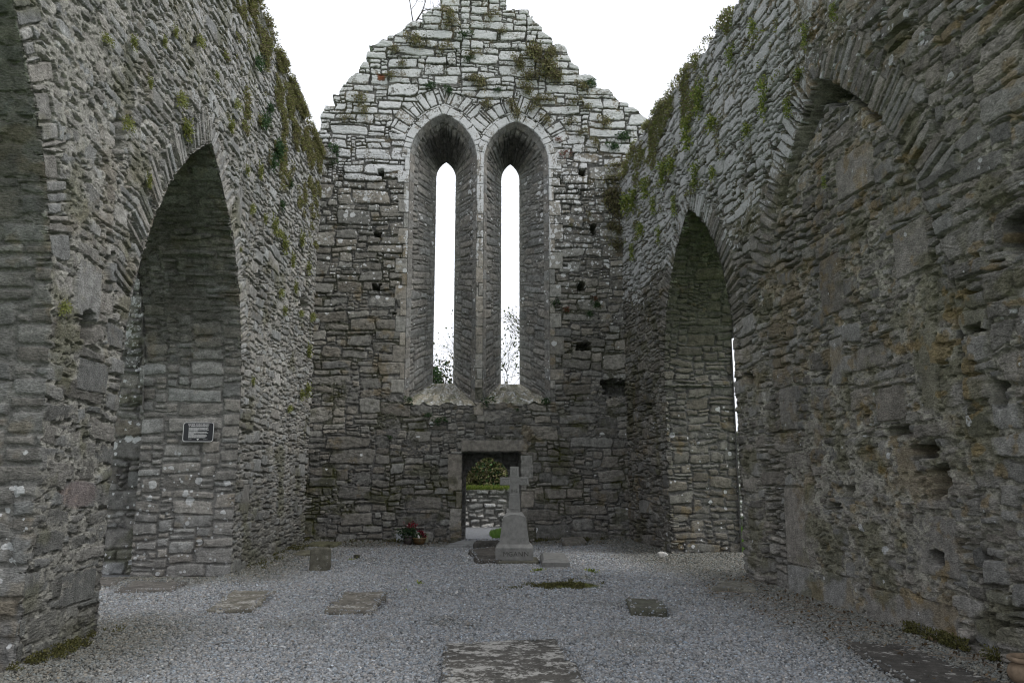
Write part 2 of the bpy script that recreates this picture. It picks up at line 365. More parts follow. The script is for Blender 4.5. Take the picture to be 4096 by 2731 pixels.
# ------------------------------------------------------------------ wall builder
def wall(name, O, eu, ev, en, us, vs, keepf, openings, surf, rsurf, T, K, mat, parent, back=True, bres=.12, bm=0.):
    O, eu, ev, en = (np.array(x, float) for x in (O, eu, ev, en))
    flip = np.dot(np.cross(eu, ev), en) < 0
    nu, nv = len(us), len(vs)
    U, V = np.meshgrid(us, vs)
    Uc = (U[:-1, :-1] + U[1:, 1:]) / 2; Vc = (V[:-1, :-1] + V[1:, 1:]) / 2
    K_ = keepf(Uc, Vc) if keepf else np.ones(Uc.shape, bool)
    for A in openings: K_ &= A.d(Uc, Vc) > 0
    P_ = np.zeros((nv + 1, nu + 1), bool); P_[1:-1, 1:-1] = K_
    anyk = P_[:-1, :-1] | P_[:-1, 1:] | P_[1:, :-1] | P_[1:, 1:]
    allk = P_[:-1, :-1] & P_[:-1, 1:] & P_[1:, :-1] & P_[1:, 1:]
    bnd = anyk & ~allk
    # snap boundary vertices to opening curves
    Us, Vs = U.copy(), V.copy(); own = np.full(U.shape, -1)
    eps = 1e-3
    bi = np.nonzero(bnd)
    for q, A in enumerate(openings):
        for it in range(3):
            u, v = Us[bi], Vs[bi]; dd = A.d(u, v)
            gu = (A.d(u + eps, v) - A.d(u - eps, v)) / (2 * eps); gv = (A.d(u, v + eps) - A.d(u, v - eps)) / (2 * eps)
            g2 = np.maximum(gu * gu + gv * gv, .3)
            m = np.abs(dd) < .045
            Us[bi] = u - np.where(m, dd * gu / g2, 0); Vs[bi] = v - np.where(m, dd * gv / g2, 0)
        o = own[bi]; o[np.abs(A.d(Us[bi], Vs[bi])) < .01] = q; own[bi] = o
    idx = np.full(U.shape, -1, np.int64); idx[anyk] = np.arange(anyk.sum())
    fu = Us[anyk]; fv = Vs[anyk]
    h, colr = surf(fu.astype(F32), fv.astype(F32))
    # in-plane displacement near openings, from the reveal pattern
    du = np.zeros_like(fu); dv = np.zeros_like(fv)
    def grad(A, u, v):
        gu = (A.d(u + .004, v) - A.d(u - .004, v)); gv = (A.d(u, v + .004) - A.d(u, v - .004)); g = np.maximum(np.hypot(gu, gv), 1e-6)
        return gu / g, gv / g
    for q, A in enumerate(openings):
        d = A.d(fu, fv); m = np.nonzero(d < .10)[0]
        if len(m) == 0: continue
        hh, _ = rsurf(q, A.s_(fu[m], fv[m]), np.zeros(len(m)), fu[m], fv[m], 0)
        gu, gv = grad(A, fu[m], fv[m]); k = (1 - np.clip(d[m] / .10, 0, 1))**1.5
        du[m] += -hh * gu * k; dv[m] += -hh * gv * k
    pos = O + (fu + du)[:, None] * eu + (fv + dv)[:, None] * ev + h[:, None] * en
    qj, qi = np.nonzero(K_)
    a = idx[qj, qi]; b = idx[qj, qi + 1]; c = idx[qj + 1, qi + 1]; d_ = idx[qj + 1, qi]
    quads = [np.stack([a, b, c, d_], 1)]
    # boundary edges (directed as in the front quads)
    be = []
    below = ~P_[:-2, 1:-1] & K_; above = ~P_[2:, 1:-1] & K_; left = ~P_[1:-1, :-2] & K_; right = ~P_[1:-1, 2:] & K_
    j, i = np.nonzero(below); be.append(np.stack([idx[j, i], idx[j, i + 1]], 1))
    j, i = np.nonzero(right); be.append(np.stack([idx[j, i + 1], idx[j + 1, i + 1]], 1))
    j, i = np.nonzero(above); be.append(np.stack([idx[j + 1, i + 1], idx[j + 1, i]], 1))
    j, i = np.nonzero(left); be.append(np.stack([idx[j + 1, i], idx[j, i]], 1))
    be = np.concatenate(be)
    bv, inv = np.unique(be, return_inverse=True); inv = inv.reshape(be.shape)
    ow = own[anyk][bv]; bu = fu[bv]; bvv = fv[bv]
    allpos = [pos]; allcol = [colr]; base = len(pos); prev = bv
    tu = bu.copy(); tv = bvv.copy(); gu = np.zeros_like(bu); gv = np.zeros_like(bu)
    for q, A in enumerate(openings):
        m = ow == q
        tu[m], tv[m] = A.back(bu[m], bvv[m]); a_, b_ = grad(A, bu[m], bvv[m]); gu[m] = a_; gv[m] = b_
    for k in range(1, K + 1):
        t = k / K; wd = T * t
        fz = 1 - .9 * t * t
        hh = np.zeros(len(bv)); cc = np.zeros((len(bv), 4), F32)
        for q in range(-1, len(openings)):
            m = ow == q
            if not m.any(): continue
            if q >= 0: sv = openings[q].s_(bu[m], bvv[m])
            else: sv = bu[m] * .7 + bvv[m]
            a_, b_ = rsurf(q, sv, np.full(m.sum(), wd), bu[m], bvv[m], t)
            hh[m] = a_ * (fz if (q >= 0 and getattr(openings[q], 'outer', None)) else 1); cc[m] = b_
        pu = bu + (tu - bu) * t; pv = bvv + (tv - bvv) * t
        pu = pu - hh * gu; pv = pv - hh * gv
        fr = np.where(ow < 0, 1., 0.) * h[bv] * (1 - t)
        allpos.append(O + pu[:, None] * eu + pv[:, None] * ev + (-wd + fr)[:, None] * en); allcol.append(cc)
        cur = base + np.arange(len(bv))
        quads.append(np.stack([prev[inv[:, 1]], prev[inv[:, 0]], cur[inv[:, 0]], cur[inv[:, 1]]], 1))
        prev = cur; base += len(bv)
    if back:
        ub = np.arange(us[0], us[-1] + bres, bres); vb = np.arange(vs[0], vs[-1] + bres, bres)
        UB, VB = np.meshgrid(ub, vb); Uc = (UB[:-1, :-1] + UB[1:, 1:]) / 2; Vc = (VB[:-1, :-1] + VB[1:, 1:]) / 2
        kb = keepf(Uc, Vc) if keepf else np.ones(Uc.shape, bool)
        for A in openings:
            kb &= (A.outer if getattr(A, 'outer', None) else A).d(Uc, Vc) > bm
        j, i = np.nonzero(kb); ix = base + np.arange(UB.size).reshape(UB.shape)
        quads.append(np.stack([ix[j, i], ix[j + 1, i], ix[j + 1, i + 1], ix[j, i + 1]], 1))
        allpos.append(O + UB.ravel()[:, None] * eu + VB.ravel()[:, None] * ev - T * en)
        allcol.append(np.tile(np.array([[.2, .2, .19, .2]], F32), (UB.size, 1)))
    quads = np.concatenate(quads)
    if flip: quads = quads[:, ::-1]
    V_ = np.concatenate(allpos); C_ = np.concatenate(allcol)
    used = np.zeros(len(V_), bool); used[quads.ravel()] = True
    remap = np.cumsum(used) - 1
    return mesh_obj(name, V_[used], quads=remap[quads], mat=mat, parent=parent, col=C_[used])

def rgba(c, l): return np.concatenate([c, np.asarray(l, F32)[..., None]], -1).astype(F32)
def vargrid(a, b, f):
    r = [a]
    while r[-1] < b: r.append(r[-1] + f(r[-1]))
    return np.array(r)

B_STONE = np.array([.206, .201, .188], F32)

# ------------------------------------------------------------------ gable wall (far end)
GY = 19.0; GT = 1.12
slit1 = Pointed(-.375, .262, 9.62, 10.08, v0=3.96); slit2 = Pointed(1.395, .245, 9.62, 10.07, v0=3.96)
lan1 = Pointed(-.43, .875, 9.72, 10.98, v0=3.32, outer=slit1); lan2 = Pointed(1.475, .85, 9.68, 10.83, v0=3.36, outer=slit2)
door = Rect(.15, 1.57, 2.15)
OUT = np.array([(-4.6, -.2), (-4.6, 10.25), (-3.55, 10.3), (-3.5, 11.0), (-3.17, 11.36), (-2.9, 11.85), (-2.42, 12.36), (-2.32, 12.75), (-1.97, 13.0), (-1.5, 13.3), (-1.3, 13.55),
    (-.9, 13.85), (-.5, 14.1), (-.45, 14.75), (.2, 14.9), (1.2, 14.75), (1.25, 14.38), (1.72, 14.0), (2.1, 13.42), (2.7, 13.03), (2.97, 12.5), (3.65, 11.9), (4.0, 11.6), (4.7, 11.12), (5.1, 10.85), (5.7, 10.6), (5.7, -.2)])
def inpoly(x, y, P):
    r = np.zeros(x.shape, bool); n = len(P)
    for i in range(n):
        (x1, y1), (x2, y2) = P[i], P[(i + 1) % n]
        if y1 == y2: continue
        c = ((y1 > y) != (y2 > y)) & (x < (x2 - x1) * (y - y1) / (y2 - y1) + x1)
        r ^= c
    return r
LG = Layout(10.8, 15.6, .06, .045, pick_gable, 21, big=[(.9, .34, 260), (.62, .28, 420), (.5, .2, 400)])
LR = Layout(6.0, 12.0, .06, .05, pick_rubble, 22)
LS = Layout(3.0, 12.0, .06, .05, pick_coursed, 23)
PGb = dict(PG, warp=.036, joint=.006, bev=.011, depth=.050, off=.030, rough=.009, lam=.014, gap=.9, bulge=.006)
gring1 = ring(lan1, 0, .24, .24, 41, dressed=.8, vary=.12, vmin=9.72); gring2 = ring(lan2, 0, .24, .24, 42, dressed=.8, vary=.12, vmin=9.68)
gr1 = ring(lan1, .27, .80, .11, 43, dressed=.45, vary=.45, vmin=10.35); gr2 = ring(lan2, .27, .80, .11, 44, dressed=.45, vary=.45, vmin=10.25)
gq1 = quoins(lan1, .34, .14, .30, 45, v0=3.32, v1=9.72); gq2 = quoins(lan2, .34, .14, .34, 46, v0=3.36, v1=9.68)
gdoor = quoins(Pointed(.86, .71, 8, 9), .42, .16, .30, 47, dressed=.75, v0=-.1, v1=2.15)
gbl = blocks([(.93, 2.30, .82, .145, .95), (-.05, 1.75, .16, .36, .7), (.53, 3.2, .13, .16, .9)], 48)
puts = [(-2.04, 9.3, .075, .085), (-2.07, 7.62, .09, .07), (-2.06, 6.25, .10, .08), (3.22, 9.45, .085, .09), (3.49, 7.92, .08, .12), (3.15, 6.36, .09, .11), (3.18, 4.81, .16, .11), (3.99, 3.76, .30, .20), (-1.6, 5.58, .05, .03), (2.75, 6.9, .05, .03)]
def gmas(U, V):
    m = np.clip(sst(.0, .5, fbm(U / 1.3, V / .9, 77, 3)) * .7 + .15, 0, 1) * sst(9, 3, V)
    st = masonry(U, V, LG, PGb, (gr1, gr2, gring1, gring2, gq1, gq2, gdoor, gbl), mort=m)
    e = 0
    for (a, b, hx, hz) in puts:
        x = np.abs(U - a) / hx + .3 * vn(U / .08, V / .08, 5); y = np.abs(V - b) / hz + .3 * vn(U / .07, V / .07, 6)
        e = np.maximum(e, sst(1.12, .92, np.maximum(x, y)))
    st['h'] = st['h'] - .55 * e; st['hole'] = e
    return st
def gkeep(U, V):
    # whole stones stand or fall together, so the broken edge is stepped
    a = PGb['warp']; s = PGb['seed']
    u = U + a * vn(U / .42, V / .30, s) + a * .4 * vn(U / .13, V / .10, s + 1)
    v = V + a * .9 * vn(U / .55, V / .25, s + 2) + a * .35 * vn(U / .14, V / .08, s + 3)
    cu = np.mod(u, LG.W); cv = np.mod(v, LG.H)
    ii = np.clip((cu / LG.cw).astype(int), 0, LG.nx - 1); jj = np.clip((cv / LG.ch).astype(int), 0, LG.ny - 1)
    idr = LG.occ[jj, ii]
    xc = u - (cu - LG.xc[idr]); yc = v - (cv - LG.yc[idr])
    sx = np.sign(U - .3); n_ = .05 * vn(U / .25, V / .2, 96)
    return inpoly(xc - .12 * sx, yc - .06, OUT) & (V < 14.95) & (inpoly(U - (.10 + n_) * sx, V - .05 - n_, OUT))
def lichen_spots(U, V, amt, seed, sz=.14):
    f, i = worley(U / sz, V / sz, seed); r = _RT[i]
    rad = .12 + .42 * r[..., 3]
    keep = r[..., 5] < amt
    a = sst(rad + .05, rad - .05, f) * keep
    f, i = worley(U / (sz * .45) + 9, V / (sz * .45), seed + 1); r = _RT[i]
    b = sst(.1 + .35 * r[..., 3] + .06, .1 + .35 * r[..., 3] - .06, f) * (r[..., 5] < amt)
    return np.maximum(a, b)
def gcol(st):
    U, V, r = st['U'], st['V'], st['r']
    c = stone_rgb(st, B_STONE * np.array([1.10, 1.08, 1.03]), .30, mortc=B_STONE * .72, ochre=.35, seed=1)
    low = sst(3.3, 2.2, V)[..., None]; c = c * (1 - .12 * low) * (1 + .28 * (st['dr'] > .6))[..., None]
    hi = sst(8.2, 10.2, V + .5 * fbm(U / .8, V / .8, 51, 2) + .15 * (U < -.5) + .8 * (r[..., 5] - .5))
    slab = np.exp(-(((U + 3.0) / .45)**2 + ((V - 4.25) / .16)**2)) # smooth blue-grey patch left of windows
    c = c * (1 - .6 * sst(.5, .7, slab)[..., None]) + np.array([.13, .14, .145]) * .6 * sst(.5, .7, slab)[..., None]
    mo = sst(.30, .55, fbm(U / .5, V / .35, 52, 4) + .10 * sst(3.2, 2.8, V)) * .55 * sst(6, 2, V) + st['mort'] * sst(.1, .4, vn(U / .5, V / .4, 53)) * .55
    c = add_moss(c, mo, (.060, .062, .026))
    a = np.abs(U) * 0
    l = hi * (.66 + .34 * fbm(U / .22, V / .17, 57, 3) + .25 * (r[..., 7] - .5)) * (1 - .9 * st['mort'])
    sp = lichen_spots(U, V, .55 * sst(5.0, 9.0, V) * (.45 + .55 * (U > 1.5)) + .004, 60)
    l = np.maximum(l, sp * .85 * (1 - .7 * st['mort']))
    # white streaks on the window quoins
    q = np.minimum(np.abs(lan1.d(U, V)), np.abs(lan2.d(U, V)))
    l = np.maximum(l, sst(.16, .02, q) * sst(5.0, 8.6, V) * (.35 + .6 * (vn(U / .2, V / .5, 62) > -.1)) * .8)
    l = l * (1 - st['hole'])
    rust = np.exp(-(((U + 2.1) / .11)**4 + ((V - 11.95) / .10)**4)); c = c * (1 - rust[..., None]) + np.array([.22, .08, .04]) * rust[..., None]; l = l * (1 - rust)
    return rgba(np.clip(c, .004, .9), l)
def gsurf(U, V):
    st = gmas(U, V); return st['h'], gcol(st)
PR = dict(PG, warp=.02, joint=.006, bev=.018, depth=.035, off=.022, rough=.009, lam=.007, gap=.5)
def grs(q, s, wd, U, V, t):
    Lx = LS if q in (0, 1) else LR
    L2 = LR if q in (0, 1) else LS
    st = masonry(wd + 7.3 * q + 3.1 * (U > (openG[q].c if q in (0, 1) else .8)) , s, LS if q in (0, 1) else L2, dict(PR, warp=.04, lam=.004, edge=.014), mort=np.clip(.2 + .6 * vn(wd / .4, s / .5, 94), 0, 1))
    if q in (0, 1):
        A = openG[q]; dsd = (wd < .21)
        st['dr'] = np.where(dsd, .9, .0)
        if np.ndim(wd) and wd.size and wd[0] < .21:
            kk = np.mod(s, .26) / .26; e = np.minimum(kk, 1 - kk) * .26; g = sst(.002, .012, e)
            st['h'] = (-.012 * (1 - g) + .003 * vn(s / .06, wd / .06, 3)).astype(F32); st['mort'] = (1 - g).astype(F32)
            st['r'] = _RT[(np.floor(s / .26).astype(np.int64) * 31 + q * 77) & 65535]
    if q == -1: st['h'] = st['h'] * .5
    c = stone_rgb(st, B_STONE * 1.15, .22, mortc=B_STONE * .9, seed=3)
    l = np.zeros(len(c))
    if q in (0, 1):
        sill = s < openG[q].v0 - .1
        c = np.where(sill[..., None], c * np.array([1.35, 1.32, 1.15]), c); l = np.where(sill, .34 + .35 * fbm(U / .15, wd / .12 + s, 68, 3), l); c = add_moss(c, sill * sst(.1, .5, fbm(U / .2, wd / .2, 69, 3)) * .5)
        st['h'] = st['h'] + np.where(sill, .075 * fbm(U / .16, wd / .12, 70, 3), 0)
        l = np.maximum(l, lichen_spots(wd + (U > openG[q].c) * 5, s, .03 + .16 * ((U > openG[q].c) & (V > 7) & (V < 9.6) & (wd < .5)), 66) * .8 * (V < 9.8))
        dk = sst(9.9, 10.7, V) * sst(.25, .45, wd) ; c = c * (1 - .72 * dk[..., None])   # darker in the vault head, behind the front band
    if q == -1: l = l + .55 * sst(8, 10, V)
    return st['h'] * (1 if q != 2 else .4), rgba(c, l)
openG = [lan1, lan2, door]
gable = empty('ruined_gable_wall', (0, 0, 0))
tag(gable, 'tall ruined stone gable wall closing the far end, white with lichen, two narrow lancet windows above a doorway', 'wall')
us = np.arange(-3.95, 5.6, .014); vs = np.arange(-.15, 14.95, .014)
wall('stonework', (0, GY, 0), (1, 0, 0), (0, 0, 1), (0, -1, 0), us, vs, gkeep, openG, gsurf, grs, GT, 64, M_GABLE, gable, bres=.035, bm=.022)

# pointed outer arch of the doorway: a thin screen of stone at the back of the opening
arch_in = Pointed(.825, .585, 1.36, 2.05)
def dsurf(U, V):
    st = masonry(U, V, LS, dict(PR, off=.01)); return st['h'] * .5, rgba(stone_rgb(st, B_STONE * .7, .2), np.zeros(U.shape))
def drs(q, s, wd, U, V, t):
    st = masonry(wd + 2, s, LS, PR); return st['h'] * .3, rgba(stone_rgb(st, B_STONE * .8, .2), np.zeros(len(s)))
wall('doorway_arch', (0, GY + GT - .14, 0), (1, 0, 0), (0, 0, 1), (0, -1, 0), np.arange(.02, 1.72, .02), np.arange(-.1, 2.3, .02), None, [arch_in], dsurf, drs, .2, 8, M_GABLE, gable)

# ------------------------------------------------------------------ left side wall
LXW = -3.55; LT = 1.56
arcA = Pointed(4.60, 2.3, 2.4, 6.28); arcB = Pointed(10.65, 2.3, 2.4, 6.28)
LL = Layout(16.2, 11.4, .055, .042, pick_rubble, 31, big=[(.55, .22, 130), (.36, .15, 500)])
PL = dict(PG, warp=.035, joint=.009, bev=.008, depth=.095, off=.027, rough=.005, lam=.010, gap=1.0, edge=.012, bulge=.004, seed=5)
lr1 = ring(arcB, 0, .60, .070, 71, dressed=.5, vary=.45, vmin=3.5); lr2 = ring(arcA, 0, .48, .14, 72, dressed=.4, vary=.6, vmin=3.5)
LNL = Layout(5.0, 11.4, .06, .05, pick_coursed, 35, big=[(.55, .3, 50)])
lb = blocks([(7.75, 2.55, .33, .16, .6), (7.7, 1.42, .32, .14, .6), (7.9, .55, .36, .16, .6), (7.5, 3.35, .25, .3, .5), (12.2, 5.9, .12, .35, .8), (13.6, 1.2, .2, .25, .7)], 73)
Lputs = [(7.5, 3.0, .14, .13), (7.85, 5.05, .10, .2), (9.78, 7.3, .12, .12), (9.6, 4.9, .0, .0), (8.4, 4.0, .06, .16), (17.7, 5.5, .45, .16), (8.0, 5.5, .05, .2), (7.9, 3.8, .06, .06), (9.0, 5.3, .05, .22), (7.2, 6.6, .07, .05)]
def lmas(U, V):
    m = .30 + .55 * fbm(U / 1.4, V / 1.2, 81, 3) + .35 * sst(8.6, 7.2, U) + .15 * sst(3, 1, V) * (U < 9) - .28 * sst(12, 14, U)
    m = np.clip(m, 0, 1)
    st = masonry(U, V, LL, PL, (region(LNL, lambda U, V: (U > 6.7) & (U < 8.5) & (V < 3.6 + .5 * vn(U / .5, V / .5, 8))), lr1, lr2, lb), mort=m)
    e = 0
    for (a, b, hx, hz) in Lputs:
        if hx == 0: continue
        x = np.abs(U - a) / hx + .35 * vn(U / .09, V / .08, 5); y = np.abs(V - b) / hz + .35 * vn(U / .08, V / .07, 6)
        e = np.maximum(e, sst(1.12, .9, np.maximum(x, y)))
    st['h'] = st['h'] - .35 * e + .03 * fbm(U / 1.6, V / 1.4, 83, 2)
    return st
def lcol(st):
    U, V, r = st['U'], st['V'], st['r']
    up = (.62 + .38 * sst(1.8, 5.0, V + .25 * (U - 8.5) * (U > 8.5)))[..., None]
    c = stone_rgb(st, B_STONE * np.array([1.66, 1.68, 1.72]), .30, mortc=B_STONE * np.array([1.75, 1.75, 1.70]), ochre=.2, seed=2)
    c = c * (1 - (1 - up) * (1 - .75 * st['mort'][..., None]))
    mo = sst(.22, .5, fbm(U / .6, V / .5, 84, 4) + .12 * sst(2.2, .2, V) + .25 * sst(8.3, 9.3, V)) * .5
    c = add_moss(c, mo, (.12, .12, .055))
    pk = np.exp(-(((U - 7.7) / .4)**2 + ((V - 1.42) / .14)**2)); c = c * (1 + np.array([.12, -.06, -.06]) * sst(.3, .6, pk)[..., None])
    g = (sst(4.6, 1.0, V + .6 * fbm(U / .9, V / .9, 95, 3)) * .22 + .25 * sst(.9, 0., V))[..., None]; c = c * (1 - g) + np.array([.10, .102, .078]) * g  # algae tint; also paints in the dimmer light low on the wall
    l = .38 * sst(4.5, 8, V) * (1 - st['mort']) * (.5 + r[..., 4]) + .25 * lichen_spots(U, V, .35, 86)
    return rgba(np.clip(c, .004, .9), l)
def lkeep(U, V):
    top = 9.72 + .16 * vn(U / 1.3, U * 0, 87) + .08 * vn(U / .35, V * 0, 88) + .25 * sst(17.5, 19, U) + .05 * np.sign(vn(U / .3, U * 0 + 4, 89))
    return (V < top)
def lrs(q, s, wd, U, V, t):
    isB = q == 1
    rough = sst(4.0, 4.6, V) * sst(5.8, 5.2, V) if isB else 0
    st = masonry(wd + 3.3 * q + 1.5 * (U > openL[q].c), s, LS if q >= 0 else LR, dict(PR, depth=.03, off=.02), mort=np.clip(.1 + .75 * sst(3.3, 3.6, V) + .5 * vn(wd / .5, s / .6, 92), 0, 1))
    if isB:
        st2 = masonry(wd + 9, s, LTH, dict(PR, depth=.09, off=.12, warp=.03))
        k = rough * (U > 10.65) * sst(1.15, .95, wd); st['h'] = st['h'] * (1 - k) + st2['h'] * k
        imp = sst(3.30, 3.38, V + .06 * vn(wd / .3, U * 0, 134)) * (U > 10.65)
        st['h'] = st['h'] - .035 * imp
    c = stone_rgb(st, B_STONE * (1.15 if q == 1 else .85), .25, mortc=B_STONE * .9, ochre=.25, seed=5)
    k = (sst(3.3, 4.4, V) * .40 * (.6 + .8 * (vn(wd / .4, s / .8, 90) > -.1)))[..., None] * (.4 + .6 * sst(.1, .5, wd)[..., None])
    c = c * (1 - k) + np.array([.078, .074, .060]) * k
    l = lichen_spots(wd, s, .13, 91) * sst(2.4, 1.6, V) * .9
    return st['h'] * (.7 if q >= 0 else .5), rgba(c, l)
LTH = Layout(3.0, 12.0, .06, .05, pick_thin, 24)
openL = [arcA, arcB]
left = empty('left_side_wall', (LXW, 8, 0))
left.location = (0, 0, 0)
tag(left, 'long grey rubble side wall on the left with two tall pointed arches and greenery along its top', 'wall')
us = vargrid(4.0, 19.05, lambda y: min(max(.0010 * y, .007), .016)); vs = vargrid(-.12, 10.2, lambda z: .009)
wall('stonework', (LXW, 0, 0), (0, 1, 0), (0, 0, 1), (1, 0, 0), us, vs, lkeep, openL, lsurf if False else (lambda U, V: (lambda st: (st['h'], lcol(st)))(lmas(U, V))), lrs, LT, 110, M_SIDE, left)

# ------------------------------------------------------------------ right side wall (slightly splayed plan)
ang = math.atan(.032); RO = np.array([4.22 + 19 * .032, 0, 0]); REU = np.array([-math.sin(ang), math.cos(ang), 0]); REN = np.array([-math.cos(ang), -math.sin(ang), 0])
arcC = Pointed(8.85, 2.15, 2.6, 6.6); arcD = Pointed(13.85, 1.85, 3.6, 6.6)
RT_ = 1.472
LRW = Layout(16.2, 11.4, .06, .045, pick_rubble, 32, big=[(.75, .26, 60), (.6, .28, 120), (.42, .20, 500)])
LNF = Layout(6.0, 9.0, .06, .05, pick_gable, 33, big=[(.5, .4, 40)])
PRW = dict(PG, warp=.036, joint=.008, bev=.008, depth=.11, off=.030, rough=.006, lam=.014, gap=1.1, edge=.014, seed=9, bulge=.005)
rr1 = ring(arcC, 0, .72, .085, 101, dressed=.3, vary=.55, vmin=4.5); rr2 = ring(arcD, 0, .58, .075, 102, dressed=.45, vary=.45, vmin=3.8)
rb = blocks([(10.15, .86, .45, .60, .6), (7.9, .14, .76, .25, .6), (9.75, .2, .85, .22, .5), (8.9, 3.9, .26, .36, .5), (7.33, 3.9, .28, .28, .6), (7.38, .92, .34, .30, .6), (7.2, 2.6, .15, .45, .55), (10.28, 2.5, .26, .30, .5), (8.25, 5.1, .40, .28, .55), (8.2, 2.9, .3, .13, .5), (7.75, 1.75, .25, .14, .5), (8.9, 2.95, .16, .3, .5), (7.9, 2.35, .28, .2, .5)], 103)
Rputs = [(11.46, 3.05, .13, .10), (11.5, 2.26, .07, .08), (8.83, 1.37, .09, .09), (7.40, 1.83, .20, .08), (6.28, 2.30, .10, .13), (5.87, 3.62, .14, .18), (7.2, 1.55, .12, .16), (7.35, .80, .10, .07), (7.8, 2.06, .22, .05), (8.3, 1.25, .05, .06), (6.75, 5.0, .06, .14), (9.2, 1.22, .12, .05), (6.5, 2.9, .12, .04)]
LNR = Layout(5.0, 11.4, .06, .05, pick_coursed, 34, big=[(.85, .3, 60), (.6, .24, 60)])
rnear = region(LNR, lambda U, V: (arcC.d(U, V) > -.02) & (U < 8.0) & (V < 6.0 + .4 * vn(U / .6, V / .6, 8)))
def infill(U, V):
    return arcC.d(U, V) < 0
def rmas(U, V):
    m = np.clip(.20 + 1.0 * fbm(U / .9, V / .8, 111, 3) + .25 * sst(11, 8.5, U) * sst(4.5, 2.5, V) - .5 * sst(11.5, 13, U) - .3 * sst(5.5, 7, V), 0, 1)
    big = (arcC.d(U, V) < 0)
    m = m * np.where((U < 6.75) & (V > .5), .35, 1.)
    st = masonry(U, V, LRW, PRW, (rnear, rr1, rr2, rb), mort=m)
    st['h'] = st['h'] - .10 * sst(.035, .01, np.abs(arcC.d(U, V) + .03 * vn(U / .2, V / .15, 9))) * (V < 4.9) * (U < 8.5) * sst(-.2, .1, vn(U * 0 + 2, V / .35, 10))
    h = st['h']; d = arcC.d(U, V)
    ins = sst(.02, -.02, d)
    up = sst(5.4, 6.2, V)
    rec = .03 + .09 * up
    # open crescent between the arch and its blocking, along the head and far haunch
    wv = .05 + .05 * vn(U / .3, V / .25, 113)
    gapw = np.where(U > 8.4, .01 + .15 * sst(5.7, 6.2, V), .0 + .05 * sst(5.6, 6.2, V))
    gapd = sst(gapw + wv + .05, gapw + wv - .03, -d) * ins * sst(5.3, 5.8, V)
    h = h - ins * rec - gapd * (.22 + .45 * sst(-.3, .3, fbm(U / .16, V / .07, 133, 3)))
    e = 0
    for (a, b, hx, hz) in Rputs:
        if hx == 0: continue
        x = np.abs(U - a) / hx + .4 * vn(U / .1, V / .09, 5); y = np.abs(V - b) / hz + .4 * vn(U / .09, V / .08, 6)
        e = np.maximum(e, sst(1.1, .85, np.maximum(x, y)))
    h = h - .32 * e + .02 * fbm(U / 1.5, V / 1.3, 114, 2)
    st['h'] = h; st['ins'] = ins
    return st
def rcol(st):
    U, V, r = st['U'], st['V'], st['r']
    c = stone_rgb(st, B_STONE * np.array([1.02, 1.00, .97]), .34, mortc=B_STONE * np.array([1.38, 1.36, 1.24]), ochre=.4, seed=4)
    mo = sst(.18, .45, fbm(U / .55, V / .45, 115, 4) + .15 * sst(1.0, 0., V)) * .5
    c = add_moss(c, mo, (.095, .092, .034))
    oc = sst(.33, .5, fbm(U / .22, V / .18, 116, 3)) * sst(12, 8, U) * .5
    c = c * (1 - oc[..., None]) + np.array([.22, .15, .05]) * oc[..., None]
    l = 1.0 * sst(4.9, 6.6, V + .9 * (r[..., 5] - .5) + .7 * fbm(U / .7, V / .7, 119, 2)) * sst(7.6, 10.2, U) * (.62 + .30 * r[..., 6] + .35 * fbm(U / .16, V / .12, 122, 3)) * (1 - st['mort']) + lichen_spots(U, V, .010 + .22 * sst(5, 7.5, V), 117) * .62
    return rgba(np.clip(c, .004, .9), l)
def rkeep(U, V):
    top = np.interp(U, [3, 7, 9, 11.3, 13.6, 15.5, 17.2, 18.2, 19.2], [9.6, 9.5, 9.25, 9.2, 9.40, 9.52, 9.56, 9.42, 9.25])
    top = top + .10 * vn(U / .9, U * 0, 118) + .06 * vn(U / .25, U * 0, 119) + .05 * np.sign(vn(U / .35, U * 0 + 4, 120))
    return V < top
def rrs(q, s, wd, U, V, t):
    st = masonry(wd + 3.3, s, LS2, dict(PR, warp=.04, depth=.05, off=.035, lam=.012, edge=.016, joint=.005), mort=np.clip(.15 + .6 * vn(wd / .4, s / .5, 93) + .3 * sst(4, 5, V), 0, 1))
    far = (U > 13.85)
    st['h'] = st['h'] + np.where((V > 3.42) & (V < 3.56) & far, .05, 0) + np.where((V > 3.56) & far, -.03, 0)
    c = stone_rgb(st, B_STONE * np.array([.70, .68, .62]), .25, mortc=B_STONE * .6, ochre=.4, seed=6)
    k = (sst(3.8, 5.0, V) * .3)[..., None]; c = c * (1 - k) + np.array([.08, .078, .045]) * k
    l = lichen_spots(wd, s, .05, 121) * .8 * (V < 3.2)
    return st['h'] * (.8 if q >= 0 else .5), rgba(c, l)
LS2 = Layout(3.0, 12.0, .06, .04, lambda rg: (.15 + .6 * rg.random()**1.5, .06 + .2 * rg.random()**1.3), 25)
openR = [arcD]
right = empty('right_side_wall', (0, 0, 0))
tag(right, 'rough rubble side wall on the right with one blocked pointed arch and one open arch beyond', 'wall')
us = vargrid(4.0, 19.1, lambda y: min(max(.0010 * y, .007), .016)); vs = vargrid(-.12, 9.9, lambda z: .009)
wall('stonework', RO, REU, (0, 0, 1), REN, us, vs, rkeep, openR, lambda U, V: (lambda st: (st['h'], rcol(st)))(rmas(U, V)), rrs, RT_, 100, M_SIDE, right)

